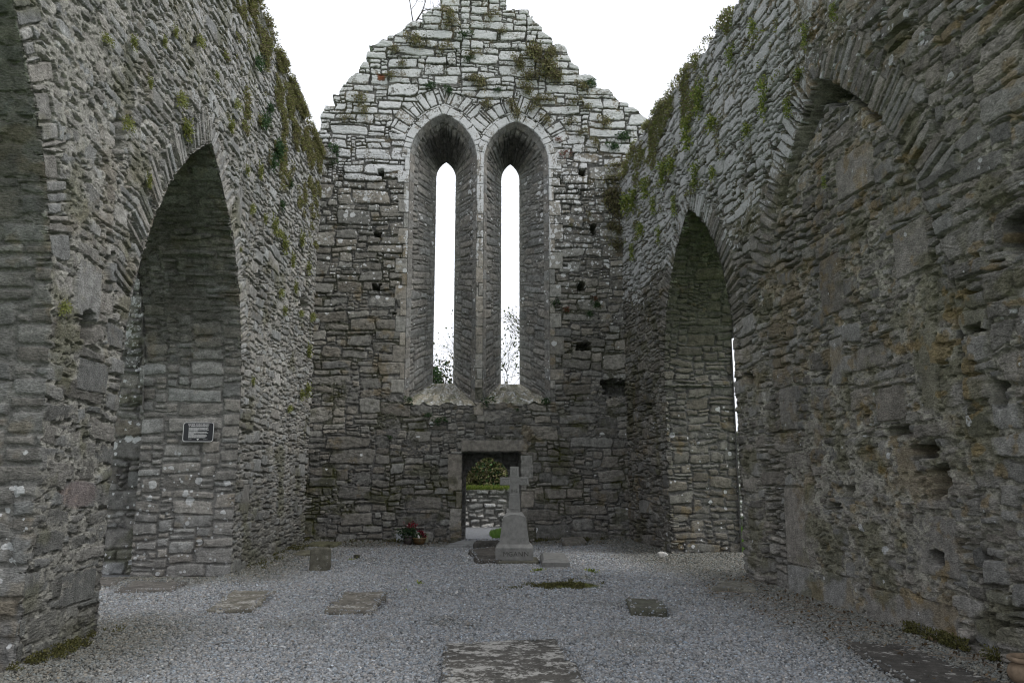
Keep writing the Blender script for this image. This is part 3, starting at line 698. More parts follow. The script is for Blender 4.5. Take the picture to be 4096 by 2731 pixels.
# ------------------------------------------------------------------ transept wall seen through the left arch
tw = empty('transept_wall'); tag(tw, 'pale lichened fragment of transept wall seen through the left arch beside its far pier', 'wall')
def tsurf(U, V):
    st = masonry(U + 3, V, LG, dict(PGb, off=.05)); c = stone_rgb(st, B_STONE * 1.1, .3, ochre=.2, seed=7)
    l = .45 * sst(1.5, 4.0, V) * (1 - st['mort']) + lichen_spots(U, V, .08, 131) * .8
    c = add_moss(c, sst(.25, .5, fbm(U / .4, V / .4, 132, 3)) * .4)
    return st['h'], rgba(c, l)
def trs(q, s, wd, U, V, t):
    return np.zeros(len(s)), rgba(np.tile(B_STONE, (len(s), 1)), np.full(len(s), .4))
wall('stonework', (0, 13.35, 0), (1, 0, 0), (0, 0, 1), (0, -1, 0), np.arange(-9.0, -5.06, .02), np.arange(-.1, 6.4, .02), lambda U, V: V < 6.1 + .3 * vn(U / .6, U * 0, 3), [], tsurf, trs, .8, 6, M_GABLE, tw)

# ------------------------------------------------------------------ ground
def gh(x, y):
    m = .13 * np.exp(-(((x - 1.65) / .62)**2 + ((y - 12.35) / .85)**2)**1.0)
    m = m + .05 * sst(.9, .0, x + 3.55) * (y < 19) * (x > -3.6) + .05 * sst(.9, 0, 4.22 + (19 - y) * .032 - x) + .04 * sst(.8, 0, 19 - y) * (y < 19) * (1 - sst(1.9, 1.5, np.abs(x - .86) * 1.6))
    m = m * (y < 19) + .025 * fbm(x / 1.3, y / 1.3, 141, 2)
    return m
M_GROUND, nt, n, l, p = new_mat('grass_ground')
tc = n.new('ShaderNodeTexCoord'); n1 = n.new('ShaderNodeTexNoise'); n1.inputs['Scale'].default_value = 1.2; n1.inputs['Detail'].default_value = 8
l.new(tc.outputs['Object'], n1.inputs[0]); rp = n.new('ShaderNodeValToRGB'); rp.color_ramp.elements[0].color = (.06, .12, .02, 1); rp.color_ramp.elements[1].color = (.12, .22, .035, 1)
l.new(n1.outputs['Fac'], rp.inputs[0]); l.new(rp.outputs[0], p.inputs['Base Color']); p.inputs['Roughness'].default_value = .9
S_ = 400
tag(mesh_obj('ground', [(-S_, -S_, -.14), (S_, -S_, -.14), (S_, S_, -.14), (-S_, S_, -.14)], quads=[(0, 1, 2, 3)], mat=M_GROUND), 'green grass lawn around the ruin', kind='structure')

M_GRAV, nt, n, l, p = new_mat('gravel')
at = n.new('ShaderNodeAttribute'); at.attribute_name = 'Col'
tc = n.new('ShaderNodeTexCoord'); vo = n.new('ShaderNodeTexVoronoi'); vo.inputs['Scale'].default_value = 48; l.new(tc.outputs['Object'], vo.inputs['Vector'])
hsv = n.new('ShaderNodeSeparateColor'); l.new(vo.outputs['Color'], hsv.inputs[0])
mr = n.new('ShaderNodeMapRange'); mr.inputs[3].default_value = .45; mr.inputs[4].default_value = 1.5; l.new(hsv.outputs[0], mr.inputs[0])
vm = n.new('ShaderNodeVectorMath'); vm.operation = 'SCALE'; l.new(at.outputs['Color'], vm.inputs[0]); l.new(mr.outputs[0], vm.inputs['Scale'])
l.new(vm.outputs[0], p.inputs['Base Color']); p.inputs['Roughness'].default_value = .85; p.inputs['Specular IOR Level'].default_value = .3
bp = n.new('ShaderNodeBump'); bp.inputs['Strength'].default_value = 1; bp.inputs['Distance'].default_value = .012; bp.invert = True
l.new(vo.outputs['Distance'], bp.inputs['Height']); l.new(bp.outputs[0], p.inputs['Normal'])
M_PEB, nt, n, l, p = new_mat('pebbles')
at = n.new('ShaderNodeAttribute'); at.attribute_name = 'Col'; l.new(at.outputs['Color'], p.inputs['Base Color']); p.inputs['Roughness'].default_value = .8; p.inputs['Specular IOR Level'].default_value = .35

def wallx(y): return 4.22 + (19 - y) * .032
def grav_rgb(x, y, var=0.):
    """colour of the gravel itself: clean blue-grey chips, browner with moss and leaf litter by the walls"""
    base = np.tile(np.array([.245, .252, .255], F32), (len(x), 1))
    op = (y > 8.35) & (y < 12.95); dl = np.where(op, np.hypot(np.minimum(np.abs(y - 8.35), np.abs(y - 12.95)) * (1 + 0 * x), np.maximum(x + 3.55, 0)), x + 3.55); drt = wallx(y) - x; dg = np.where(np.abs(x - .85) < .9, 9, 19 - y)
    dm = np.minimum(np.minimum(np.abs(dl), drt), dg) + .3 * fbm(x / .7, y / .7, 143, 3)
    k = sst(1.7, .15, dm) * (y < 19)
    k = np.maximum(k, .38 * sst(.3, .62, fbm(x / .9, y / .9, 145, 4)))
    ms = np.exp(-(((x - 1.66) / .50)**2 + ((y - 11.45) / .22)**2)**1.5) + .5 * np.exp(-(((x - 2.0) / .3)**2 + ((y - 12.0) / .3)**2))
    dirt = np.array([.100, .096, .072], F32)
    c = base * (1 - .75 * k[:, None]) + dirt * .75 * k[:, None]
    c = c * (1 - sst(.3, .8, ms)[:, None]) + np.array([.085, .09, .015]) * sst(.3, .8, ms)[:, None]
    return c.astype(F32), k
def grav_ok(x, y):
    inside = (x > LXW - .02) & (x < wallx(y) + .05) & (y < GY + .05)
    passL = (y > 8.4) & (y < 12.95) & (x > -7.5) & (x <= LXW)
    passL = passL | ((y > 12.05) & (y < 15.65) & (x > wallx(y) - .1) & (x < wallx(y) + 1.5))
    doorp = (x > .12) & (x < 1.6) & (y >= GY) & (y < GY + GT)
    return inside | passL | doorp
gx = np.arange(-8, 6.4, .05); gy = np.arange(1.5, 20.3, .05); GX, GYY = np.meshgrid(gx, gy)
gc, _ = grav_rgb(GX.ravel(), GYY.ravel()); gz = gh(GX.ravel(), GYY.ravel()) - .012
nx_, ny_ = len(gx), len(gy); ix = np.arange(nx_ * ny_).reshape(ny_, nx_)
cxm = (GX[:-1, :-1] + .025); cym = GYY[:-1, :-1] + .025
keep = ((cxm > -7.6) & (cxm < wallx(cym) + .6)) | ((cxm > .0) & (cxm < 1.7)); keep &= (cym < 19.4) | ((cxm > 0) & (cxm < 1.7))
keep = keep | ((cym > 12.0) & (cym < 15.7) & (cxm > 4.2) & (cxm < wallx(cym) + 1.5))
j, i = np.nonzero(keep)
tag(mesh_obj('gravel_floor', np.stack([GX.ravel(), GYY.ravel(), gz], 1), quads=np.stack([ix[j, i], ix[j, i + 1], ix[j + 1, i + 1], ix[j + 1, i]], 1), mat=M_GRAV, col=gc * .62), 'pale grey loose gravel floor between the ruined walls', kind='structure')
# path beyond the door and under the right arch
def sheet(name, poly, z, mat, c, label):
    n_ = len(poly); o = mesh_obj(name, [(a, b, z) for a, b in poly], polys=[tuple(range(n_))], mat=mat, col=np.tile(c, (n_, 1)), smooth=False); return tag(o, label, kind='structure')
sheet('gravel_path', [(-3, 20.05), (.72, 20.05), (1.02, 20.5), (.92, 21.5), (1.0, 22.8), (1.35, 23.7), (3.5, 24.6), (3.5, 26), (-3, 26)], -.03, M_GRAV, np.array([.17, .175, .18, 0], F32), 'gravel path curving past the grass outside the doorway')

# pebbles: one uncountable scatter
def pebbles(name, regs, seed, label, spill=()):
    rg = np.random.default_rng(seed)
    ph = (1 + 5**.5) / 2
    iv = np.array([(-1, ph, 0), (1, ph, 0), (-1, -ph, 0), (1, -ph, 0), (0, -1, ph), (0, 1, ph), (0, -1, -ph), (0, 1, -ph), (ph, 0, -1), (ph, 0, 1), (-ph, 0, -1), (-ph, 0, 1)], F32) / 1.902
    it = np.array([(0, 11, 5), (0, 5, 1), (0, 1, 7), (0, 7, 10), (0, 10, 11), (1, 5, 9), (5, 11, 4), (11, 10, 2), (10, 7, 6), (7, 1, 8), (3, 9, 4), (3, 4, 2), (3, 2, 6), (3, 6, 8), (3, 8, 9), (4, 9, 5), (2, 4, 11), (6, 2, 10), (8, 6, 7), (9, 8, 1)])
    X = []; Y = []; S = []
    for (x0, x1, y0, y1, dens, sz) in regs:
        n_ = int((x1 - x0) * (y1 - y0) * dens); X.append(rg.uniform(x0, x1, n_)); Y.append(rg.uniform(y0, y1, n_)); S.append(sz * (.55 + .9 * rg.random(n_)**1.5))
    X = np.concatenate(X); Y = np.concatenate(Y); S = np.concatenate(S)
    # keep what the view from about here can see
    k = grav_ok(X, Y) & (np.abs(X - .072 * Y) < .70 * Y + 1.0); X, Y, S = X[k], Y[k], S[k]
    Z = gh(X, Y) + S * .15 - .006
    for (cor, top) in spill:
        cor = np.array(cor, float)
        for e in range(4):
            a_, b_ = cor[e], cor[(e + 1) % 4]; n_ = int(np.linalg.norm(b_ - a_) * 75); t = rg.random(n_)[:, None]; ctr = cor.mean(0)
            p_ = a_ + (b_ - a_) * t; d_ = ctr - p_; d_ /= np.linalg.norm(d_, axis=1)[:, None]
            inn = rg.random(n_)[:, None]**2 * .13 - .035; p_ = p_ + d_ * inn; s_ = .011 * (.6 + .9 * rg.random(n_))
            X = np.concatenate([X, p_[:, 0]]); Y = np.concatenate([Y, p_[:, 1]]); S = np.concatenate([S, s_])
            Z = np.concatenate([Z, np.where(inn[:, 0] > .012, top + s_ * .3, np.minimum(top * .75, .05) * rg.random(n_))])
    N = len(X)
    q = rg.normal(size=(N, 4)).astype(F32); q /= np.linalg.norm(q, axis=1)[:, None]
    a, b, c, d = q.T
    Rm = np.stack([1 - 2 * (c * c + d * d), 2 * (b * c - a * d), 2 * (b * d + a * c), 2 * (b * c + a * d), 1 - 2 * (b * b + d * d), 2 * (c * d - a * b), 2 * (b * d - a * c), 2 * (c * d + a * b), 1 - 2 * (b * b + c * c)], 1).reshape(N, 3, 3)
    sc = np.stack([S * (1 + .4 * rg.random(N)), S * (.75 + .3 * rg.random(N)), S * (.4 + .25 * rg.random(N))], 1).astype(F32)
    v = iv[None] * sc[:, None, :] * (1 + .18 * rg.normal(size=(N, 12, 1)).astype(F32))
    v = np.einsum('nij,nkj->nki', Rm, v)
    v[..., 2] *= .75
    v += np.stack([X, Y, Z], 1)[:, None, :]
    c0, kk = grav_rgb(X, Y)
    t = (.60 + .72 * rg.random(N))[:, None] * c0; t[rg.random(N) < .06] *= 1.5
    t = np.clip(t, 0, .7)
    t = t * (1 + .08 * rg.normal(size=(N, 1))); hue = rg.normal(size=N) * .05; t[:, 0] *= 1 + hue; t[:, 2] *= 1 - hue
    cc = np.repeat(t, 12, 0)
    f = (it[None] + (np.arange(N) * 12)[:, None, None]).reshape(-1, 3)
    return tag(mesh_obj(name, v.reshape(-1, 3), tris=f, mat=M_PEB, col=cc, smooth=False), label, kind='stuff')

# ------------------------------------------------------------------ vegetation
def leaves(P, D, size, rg, cols, spread=.7, asp=.45):
    """leaf-shaped quads at P pointing roughly along D"""
    N = len(P); D = D + spread * rg.normal(size=(N, 3)); D /= np.linalg.norm(D, axis=1)[:, None] + 1e-9
    A = rg.normal(size=(N, 3)); A -= (A * D).sum(1)[:, None] * D; A /= np.linalg.norm(A, axis=1)[:, None] + 1e-9
    s = (size * (.6 + .8 * rg.random(N)))[:, None]
    v = np.stack([P, P + D * s * .5 + A * s * asp * .5, P + D * s, P + D * s * .5 - A * s * asp * .5], 1)
    c = cols[rg.integers(0, len(cols), N)] * (.7 + .6 * rg.random((N, 1)))
    return v.reshape(-1, 3), np.repeat(c, 4, 0)
GREENS = np.array([[.075, .105, .022], [.10, .12, .03], [.13, .14, .04], [.06, .08, .02]], F32) * 2.2
DRY = np.array([[.12, .11, .06], [.10, .10, .045], [.14, .12, .07], [.11, .115, .05], [.08, .07, .045]], F32) * 1.75
FERN = np.array([[.035, .065, .03], [.045, .085, .03], [.055, .095, .035], [.03, .06, .03]], F32) * 1.30
YGREEN = np.array([[.12, .135, .04], [.10, .115, .03], [.14, .14, .05], [.08, .09, .03]], F32) * 2.0
RED = np.array([[.25, .05, .03], [.18, .05, .03], [.12, .10, .03]], F32)
def tuft_mesh(name, seed, pal, n=260, r=.5, size=.16, hang=.4):
    """unit-size plant growing out along -Y, centred on the origin"""
    rg = np.random.default_rng(seed)
    k = rg.normal(size=(7, 3)) * np.array([.20, .06, .24]); ci = rg.integers(0, 7, n)
    P = k[ci] + rg.normal(size=(n, 3)) * np.array([.15, .10, .15]); P[:, 1] = -np.abs(P[:, 1]) * 1.2
    P[:, 2] -= hang * .15 * np.abs(rg.normal(size=n))
    D = P * np.array([.8, 1, .8]) + np.array([0, -.45, .25 - hang])
    v, c = leaves(P, D, size, rg, pal)
    # stems: one branching piece from the root to every clump of leaves
    root = np.array([[0, .12, .05], [.03, .12, .05], [0, .12, .09]]); sv = [root]; sq = []
    for q in range(14):
        tip = (k[q % 7] + rg.normal(size=3) * np.array([.12, .03, .12])) * np.array([1, 1, 1]); tip[1] = -abs(tip[1]) - .05
        m_ = tip * .5 + np.array([0, -.08, .05]) * rg.random(); o_ = 3 + 4 * q
        sv.append(np.stack([m_, m_ + [.018, 0, .01], tip, tip + [.006, 0, .006]])); sq += [(0, 1, o_ + 1, o_), (o_, o_ + 1, o_ + 3, o_ + 2)]
    sv = np.concatenate(sv); nv = len(v); v = np.concatenate([v, sv]); c = np.concatenate([c, np.tile([[.09, .07, .04]], (len(sv), 1))])
    me_o = mesh_obj(name, v, quads=np.concatenate([np.arange(nv).reshape(-1, 4), np.array(sq) + nv]), mat=M_LEAF, col=c, smooth=False)
    return me_o
protos = {}
def tuft(name, pal, seed, pos, rz, sc, label, group, cat='plant', n=260, size=.16, hang=.4):
    key = (name, seed, n)
    if key not in protos:
        o = tuft_mesh(name, seed, pal, n, size=size, hang=hang); protos[key] = o
    else:
        o = protos[key].copy(); COL.objects.link(o)
    o.location = pos; o.rotation_euler = (0, 0, rz); o.scale = sc
    tag(o, label, cat, group); return o
rgv = np.random.default_rng(99)
def scatter_wall(name, pal, spots, side, label, group, base=.25, n=260, size=.16, seeds=(1, 2, 3)):
    for q, (u, z, s) in enumerate(spots):
        s = s * (.85 + .3 * rgv.random())
        if side == 'G': pos = (u, GY - .01, z); rz = 0
        elif side == 'L': pos = (LXW + .01, u, z); rz = R_(90)
        else:
            P = RO + REU * u; pos = (P[0] - .01, P[1], z); rz = R_(-90)
        tuft(name, pal, seeds[q % len(seeds)], pos, rz, (s * (.8 + .5 * rgv.random()), s, s * (.8 + .6 * rgv.random())), label, group, n=n, size=size)
# gable plants
scatter_wall('wall_shrub', DRY, [(2.0, 12.85, .55), (2.35, 12.5, .6), (1.9, 12.2, .5), (2.55, 12.15, .45), (1.8, 11.75, .45), (2.1, 11.5, .4), (2.45, 12.85, .4), (1.6, 12.5, .35)], 'G', 'bushy brown-green shrub growing from the upper right of the gable face', 'bushy shrubs on the upper right of the gable', n=520, size=.12)
scatter_wall('grass_tuft', DRY, [(-1.75, 12.75, .3), (-1.2, 13.05, .45), (-1.0, 12.95, .3), (-1.55, 12.35, .35), (-.3, 13.85, .4), (-.35, 13.6, .35), (-2.6, 11.35, .35), (-2.5, 11.0, .3), (-.5, 12.9, .3), (.35, 12.0, .3), (.55, 11.9, .45), (.3, 12.75, .3), (1.1, 13.4, .3), (3.3, 11.9, .4), (3.05, 11.5, .3), (3.4, 11.3, .3), (3.9, 10.9, .3), (2.9, 10.9, .25), (1.35, 11.35, .35), (1.5, 11.1, .35), (1.9, 11.25, .3), (.7, 11.3, .3), (2.3, 10.9, .3), (.8, 13.9, .3), (-1.85, 12.0, .3), (3.6, 10.3, .3), (3.2, 10.6, .3), (2.9, 8.0, .16), (3.4, 8.3, .16), (-3.0, 10.8, .22)], 'G',
    'small dry brown-green tuft rooted in a joint of the gable', 'dry tufts in the joints of the gable', n=220, size=.15)
scatter_wall('fern_tuft', FERN, [(-.8, 11.75, .25), (-.3, 11.65, .25), (.2, 12.6, .2), (1.0, 11.7, .2), (-3.2, 9.9, .28), (-3.25, 9.55, .22), (4.35, 10.5, .35), (4.1, 10.2, .3), (.1, 13.3, .25), (3.5, 12.0, .22), (3.55, 5.9, .2), (2.45, 5.95, .22), (3.35, 5.65, .18), (-1.15, 3.42, .2), (.75, 3.45, .2), (2.2, 3.42, .22), (1.5, 3.2, .12), (-.45, 2.95, .22), (-.7, 3.05, .15), (-1.6, 2.5, .12)], 'G',
    'small dark green fern rooted in a joint of the gable', 'small ferns in the joints of the gable', n=220, size=.17)
scatter_wall('red_tuft', RED, [(2.75, 5.75, .18), (3.5, 6.05, .16), (2.75, 10.0, .22), (2.6, 10.35, .2)], 'G', 'reddish little plant on the right half of the gable', 'reddish plants on the gable', n=160, size=.15)
scatter_wall('moss_cushion', DRY * .9, [(4.05, 8.9, .55), (4.1, 8.5, .5), (4.0, 9.35, .4), (4.0, 8.0, .35), (4.1, 7.5, .35), (4.1, 9.7, .4), (3.95, 8.7, .4), (4.15, 7.9, .3)], 'G', 'clump of green growth in the corner where gable meets right wall', 'green clumps in the right corner of the gable', n=340, size=.13)
# left wall plants
scatter_wall('wall_fern', FERN, [(14.3, 7.8, .40), (14.0, 7.4, .28), (13.2, 7.9, .3), (13.6, 8.3, .26), (15.6, 7.6, .22), (12.6, 8.7, .25), (14.9, 6.9, .22)], 'L', 'fresh green fern on the upper left wall beyond the arch', 'green ferns on the upper left wall', n=300, size=.15)
Ls = [(6.9, 6.4, .2), (7.6, 6.7, .16), (7.3, 5.9, .13), (7.9, 6.2, .16), (8.4, 6.0, .13), (7.9, 5.3, .18), (8.7, 6.7, .14), (8.6, 4.9, .14), (9.3, 6.3, .2), (9.6, 6.0, .28), (9.0, 7.0, .14), (9.8, 7.4, .2), (10.6, 7.3, .16), (11.4, 6.9, .18), (11.6, 7.4, .18),
      (12.4, 6.6, .2), (13.2, 6.9, .18), (12.8, 6.1, .16), (13.7, 6.2, .2), (14.4, 6.3, .3), (14.8, 6.3, .24), (15.3, 6.2, .28), (16.1, 6.1, .26), (15.2, 5.2, .22), (15.6, 4.9, .2), (16.5, 5.6, .24), (17.2, 5.2, .24), (17.8, 6.4, .3), (16.9, 6.8, .28), (7.0, 3.1, .13), (12.3, 5.2, .12), (13.5, 3.2, .15), (16.5, 3.0, .2), (17.7, 3.4, .25), (18.3, 4.5, .3), (18.5, 5.4, .3), (18.4, 3.6, .28)]
scatter_wall('moss_tuft', YGREEN, Ls, 'L', 'small yellow-green tuft in a joint of the left wall', 'yellow-green tufts on the left wall', n=240, size=.15)
Rs = [(15.2, 7.9, .4), (14.6, 7.9, .35), (13.6, 8.1, .45), (12.9, 8.4, .45), (12.3, 7.7, .3), (16.5, 8.1, .45), (17.6, 8.2, .5), (18.2, 8.4, .5), (16.0, 7.5, .3), (13.3, 7.1, .3), (12.4, 6.8, .25), (14.6, 7.0, .25), (10.3, 7.1, .3), (10.9, 6.9, .25), (9.6, 6.6, .2), (9.0, 7.3, .2), (9.2, 6.9, .2), (8.3, 7.2, .16), (15.7, 6.7, .25), (17.0, 7.3, .3), (17.9, 7.0, .3), (11.4, 8.4, .3), (10.5, 8.4, .25), (8.8, 5.2, .1)]
scatter_wall('moss_tuft', GREENS, Rs, 'R', 'small green-brown tuft in a joint of the right wall', 'green-brown tufts on the right wall', n=240, size=.15, seeds=(4, 5, 6))
# uncountable growth along the wall heads
def head_growth(name, side, n, seed, pal, yr, zf, label):
    rg = np.random.default_rng(seed); y = rg.uniform(*yr, n * 2)
    t = rg.random(n * 2); z = zf(y) - (t**1.6) * 2.6 + .04
    dens = fbm(y / .55, z / .30, seed, 4, .6) * 1.5 + .42 - t * .75 - .35 * (y < 12.0) * (t > .3)
    if side == 'R': dens = dens - .12
    k = (dens > .12) & (rg.random(len(y)) < sst(.1, .6, dens) + .15); y, z = y[k], z[k]
    if side == 'L': P = np.stack([np.full(len(y), LXW) - .03 + .05 * rg.random(len(y)), y, z], 1); D = np.tile([.6, -.1, -.1], (len(y), 1)); 
    else:
        P = RO + y[:, None] * REU + REN * (-.03 + .05 * rg.random(len(y)))[:, None]; P[:, 2] = z; D = np.tile([-.6, -.1, -.1], (len(y), 1))
    top = z > zf(y) - .12; D[top] = D[top] * .5 + np.array([0, 0, .7]); P[top, 0] += rg.uniform(-.1, .1, top.sum()) * 1
    v, c = leaves(P, D.astype(float), .045, rg, pal, spread=.6, asp=.4)
    tag(mesh_obj(name, v, quads=np.arange(len(v)).reshape(-1, 4), mat=M_LEAF, col=c, smooth=False), label, kind='stuff')
head_growth('left_wall_greenery', 'L', 90000, 3, np.concatenate([YGREEN, DRY, DRY]), (9.5, 19), lambda y: 9.72 + 0 * y, 'yellow-green growth matted along the head of the left wall')
head_growth('right_wall_greenery', 'R', 45000, 4, np.concatenate([GREENS, DRY, DRY]), (9.5, 19), lambda y: np.interp(y, [9, 11.3, 13.6, 15.5, 17.2, 18.2, 19.2], [9.25, 9.2, 9.40, 9.52, 9.56, 9.42, 9.25]), 'green and brown growth matted along the head of the right wall')

# twiggy trees
M_BARK = plain_mat('bark', (.055, .048, .040), .9, .3, 20, .4)
def tube_tree(name, base, height, seed, spread=.5, levels=4, r0=.05, lean=(0, 0), leafn=0, pal=None, leafsz=.1, parent=None, kids=3, crown=None):
    rg = np.random.default_rng(seed); V = []; Q = []; tips = []
    def seg(p, q, r1, r2):
        d = q - p; L = np.linalg.norm(d); d = d / L; a = np.cross(d, [.3, .5, .8]); a /= np.linalg.norm(a); b = np.cross(d, a); o = len(V)
        for (c, r) in ((p, r1), (q, r2)):
            for k in range(5):
                t = 2 * math.pi * k / 5; V.append(c + r * (math.cos(t) * a + math.sin(t) * b))
        for k in range(5): Q.append((o + k, o + (k + 1) % 5, o + 5 + (k + 1) % 5, o + 5 + k))
    def grow(p, d, L, r, lv):
        n_ = 4; q = p
        for k in range(n_):
            d = d + rg.normal(size=3) * .13 + np.array([0, 0, .05]); d /= np.linalg.norm(d); q2 = q + d * L / n_
            seg(q, q2, r * (1 - .5 * k / n_), r * (1 - .5 * (k + 1) / n_)); q = q2
            if lv > 0 and k >= 1:
                for _ in range(1 if k < n_ - 1 else kids):
                    dd = d + rg.normal(size=3) * spread; dd[2] = abs(dd[2]) * .6 + .25 * dd[2]; dd /= np.linalg.norm(dd); grow(q, dd, L * (.5 + .25 * rg.random()), r * .5, lv - 1)
        if lv <= 1: tips.append(q)
    d0 = np.array([lean[0], lean[1], 1.]); grow(np.array(base, float), d0 / np.linalg.norm(d0), height * .5, r0, levels)
    t = mesh_obj('trunk' if parent else name, np.array(V), quads=np.array(Q), mat=M_BARK, parent=parent)
    if leafn:
        tp = np.array(tips); P = tp[rg.integers(0, len(tp), leafn)] + rg.normal(size=(leafn, 3)) * leafsz * 1.6
        v, c = leaves(P, rg.normal(size=(leafn, 3)), leafsz, rg, pal, asp=.6)
        mesh_obj('crown', v, quads=np.arange(len(v)).reshape(-1, 4), mat=M_LEAF, col=c, smooth=False, parent=parent)
    return t
sap = tube_tree('bare_sapling', (-1.42, 19.5, 13.35), 2.2, 12, spread=.6, levels=4, r0=.035, lean=(.15, 0)); tag(sap, 'leafless twiggy sapling sprouting from the top left edge of the gable', 'tree')
t1 = empty('ivy_tree'); tag(t1, 'ivy-clad tree seen low through the left lancet window', 'tree'); tube_tree('trunk', (-1.0, 31, 0), 5.4, 21, levels=4, r0=.12, leafn=2500, pal=np.array([[.05, .06, .03], [.08, .07, .03], [.03, .05, .02]]), leafsz=.14, parent=t1)
t2 = empty('bare_tree'); tag(t2, 'thin nearly leafless tree seen through the right lancet window', 'tree'); tube_tree('trunk', (2.45, 32, 0), 8.2, 27, levels=5, r0=.09, leafn=1600, pal=np.array([[.06, .08, .03], [.08, .10, .03]]), leafsz=.12, parent=t2, spread=.4)
t3 = empty('ivy_tree'); tag(t3, 'dark ivy bush at the foot of the left lancet window, beyond the wall', 'tree')
def blob_leaves(name, cen, rad, n, seed, pal, size, parent=None, lobes=14):
    rg = np.random.default_rng(seed); k = rg.normal(size=(lobes, 3)); k /= np.linalg.norm(k, axis=1)[:, None]; k = k * np.array(rad) * (.35 + .5 * rg.random((lobes, 1))); kr = .25 + .3 * rg.random(lobes)
    ci = rg.integers(0, lobes, n); dd = rg.normal(size=(n, 3)); dd /= np.linalg.norm(dd, axis=1)[:, None]
    P = np.array(cen) + k[ci] + dd * (kr[ci] * (.75 + .3 * rg.random(n)))[:, None] * np.array(rad)
    tone = (.75 + .5 * rg.random(lobes))[ci]
    v, c = leaves(P, dd, size, rg, pal, asp=.6); c = c * np.repeat(tone, 4)[:, None]
    return mesh_obj(name, v, quads=np.arange(len(v)).reshape(-1, 4), mat=M_LEAF, col=c, smooth=False, parent=parent)
blob_leaves('crown', (-1.15, 30, 4.75), (.55, .6, .85), 3500, 31, FERN * .8, .12, t3)
mesh_obj('trunk', np.array([(-.99, 30, -.2), (-.91, 30.08, -.2), (-.91, 30, 4.6), (-.95, 30.1, 4.6), (-.91, 29.94, -.2), (-.93, 29.96, 4.6)]), quads=[(0, 1, 3, 2), (1, 4, 5, 3), (4, 0, 2, 5)], mat=M_BARK, parent=t3)
for q, (x, y, z, r, pal, lab) in enumerate([(-.4, 29.5, 1.8, 1.9, DRY * .9, 'pale olive bush behind the dry stone wall, left part of the doorway view'), (1.7, 30, 2.0, 2.0, FERN * .75, 'dark green bush behind the dry stone wall, centre of the doorway view'), (3.9, 30.5, 2.0, 2.0, FERN, 'green bush behind the dry stone wall, right side of the doorway view'), (-2.7, 30.5, 1.9, 2.0, GREENS, 'green bush behind the dry stone wall, far left of the doorway')]):
    b = empty('bush'); tag(b, lab, 'bush', 'bushes behind the dry stone wall')
    blob_leaves('foliage', (x, y, z), (r * 1.3, r * .8, r * 1.25), 30000, 40 + q, pal * 1.25, .11, b, 40)
    tube_tree('trunk', (x, y, -.2), 2.2, 50 + q, levels=2, r0=.06, parent=b)

# ------------------------------------------------------------------ dry stone wall beyond the door
dw = empty('dry_stone_wall'); tag(dw, 'pale dry stone boundary wall with a grassy top seen through the doorway', 'wall')
LD = Layout(9.0, 3.0, .07, .06, lambda rg: (.14 + .35 * rg.random(), .08 + .14 * rg.random()), 61)
def dws(U, V):
    st = masonry(U + 4, V + .2, LD, dict(PG, warp=.05, joint=.008, bev=.03, depth=.10, off=.06, bulge=.03, round=.7, rough=.012, gap=.2))
    c = stone_rgb(st, B_STONE * 1.6, .3, mortc=B_STONE * 1.0); return st['h'], rgba(c, .42 * (1 - st['mort']) * (.5 + st['r'][..., 4]))
wall('stonework', (0, 24.9, 0), (1, 0, 0), (0, 0, 1), (0, -1, 0), np.arange(-3, 8, .022), np.arange(-.15, 1.25, .022), lambda U, V: V < 1.15 + .05 * vn(U / .4, U * 0, 3), [], dws, lambda q, s, wd, U, V, t: (np.zeros(len(s)), rgba(np.tile(B_STONE * 1.2, (len(s), 1)), np.full(len(s), .4))), .6, 4, M_GABLE, dw)
rg = np.random.default_rng(71); n_ = 16000
P = np.stack([rg.uniform(-3, 8, n_), rg.uniform(24.82, 25.5, n_), 1.1 + .08 * rg.random(n_)], 1)
v, c = leaves(P, np.tile([0, -.25, 1.], (n_, 1)), .11, rg, np.array([[.14, .20, .03], [.18, .20, .05], [.10, .15, .03]]), spread=.35, asp=.15)
tag(mesh_obj('wall_top_grass', v, quads=np.arange(len(v)).reshape(-1, 4), mat=M_LEAF, col=c, smooth=False), 'yellow-green grass along the top of the dry stone wall', kind='stuff')
# lawn blades where the openings show the grass
def lawn(name, x0, x1, y0, y1, n_, seed, label, cut=None):
    rg = np.random.default_rng(seed); P = np.stack([rg.uniform(x0, x1, n_), rg.uniform(y0, y1, n_), np.full(n_, -.09)], 1)
    if cut: P = P[cut(P[:, 0], P[:, 1])]
    P[:, 2] = -.05
    v, c = leaves(P, np.tile([0, -.1, 1.], (len(P), 1)), .09, rg, np.array([[.09, .17, .035], [.12, .20, .045], [.08, .14, .03]]), spread=.4, asp=.14)
    tag(mesh_obj(name, v, quads=np.arange(len(v)).reshape(-1, 4), mat=M_LEAF, col=c, smooth=False), label, kind='stuff')
lawn('grass_patch', .9, 3.2, 20.3, 24.5, 30000, 72, 'bright green grass bank outside the doorway beside the path', lambda x, y: x > np.interp(y, [20, 20.5, 21.5, 22.8, 23.7, 24.6], [.75, 1.04, .94, 1.02, 1.37, 3.5]))
tag(mesh_obj('grass_bank', [(.74, 20.1, -.045), (1.04, 20.5, -.02), (.94, 21.5, -.02), (1.02, 22.8, -.02), (1.37, 23.7, -.02), (3.6, 24.6, -.02), (3.6, 20.1, -.02)], polys=[tuple(range(7))], mat=M_GROUND, smooth=False), 'green grass bank beside the path', kind='structure')
lawn('lawn_grass', 5.8, 9.5, 14.5, 24, 40000, 73, 'bright green lawn glimpsed through the right arch')
bw = empty('boundary_wall'); tag(bw, 'low grey field wall glimpsed through the gap of the right arch', 'wall')
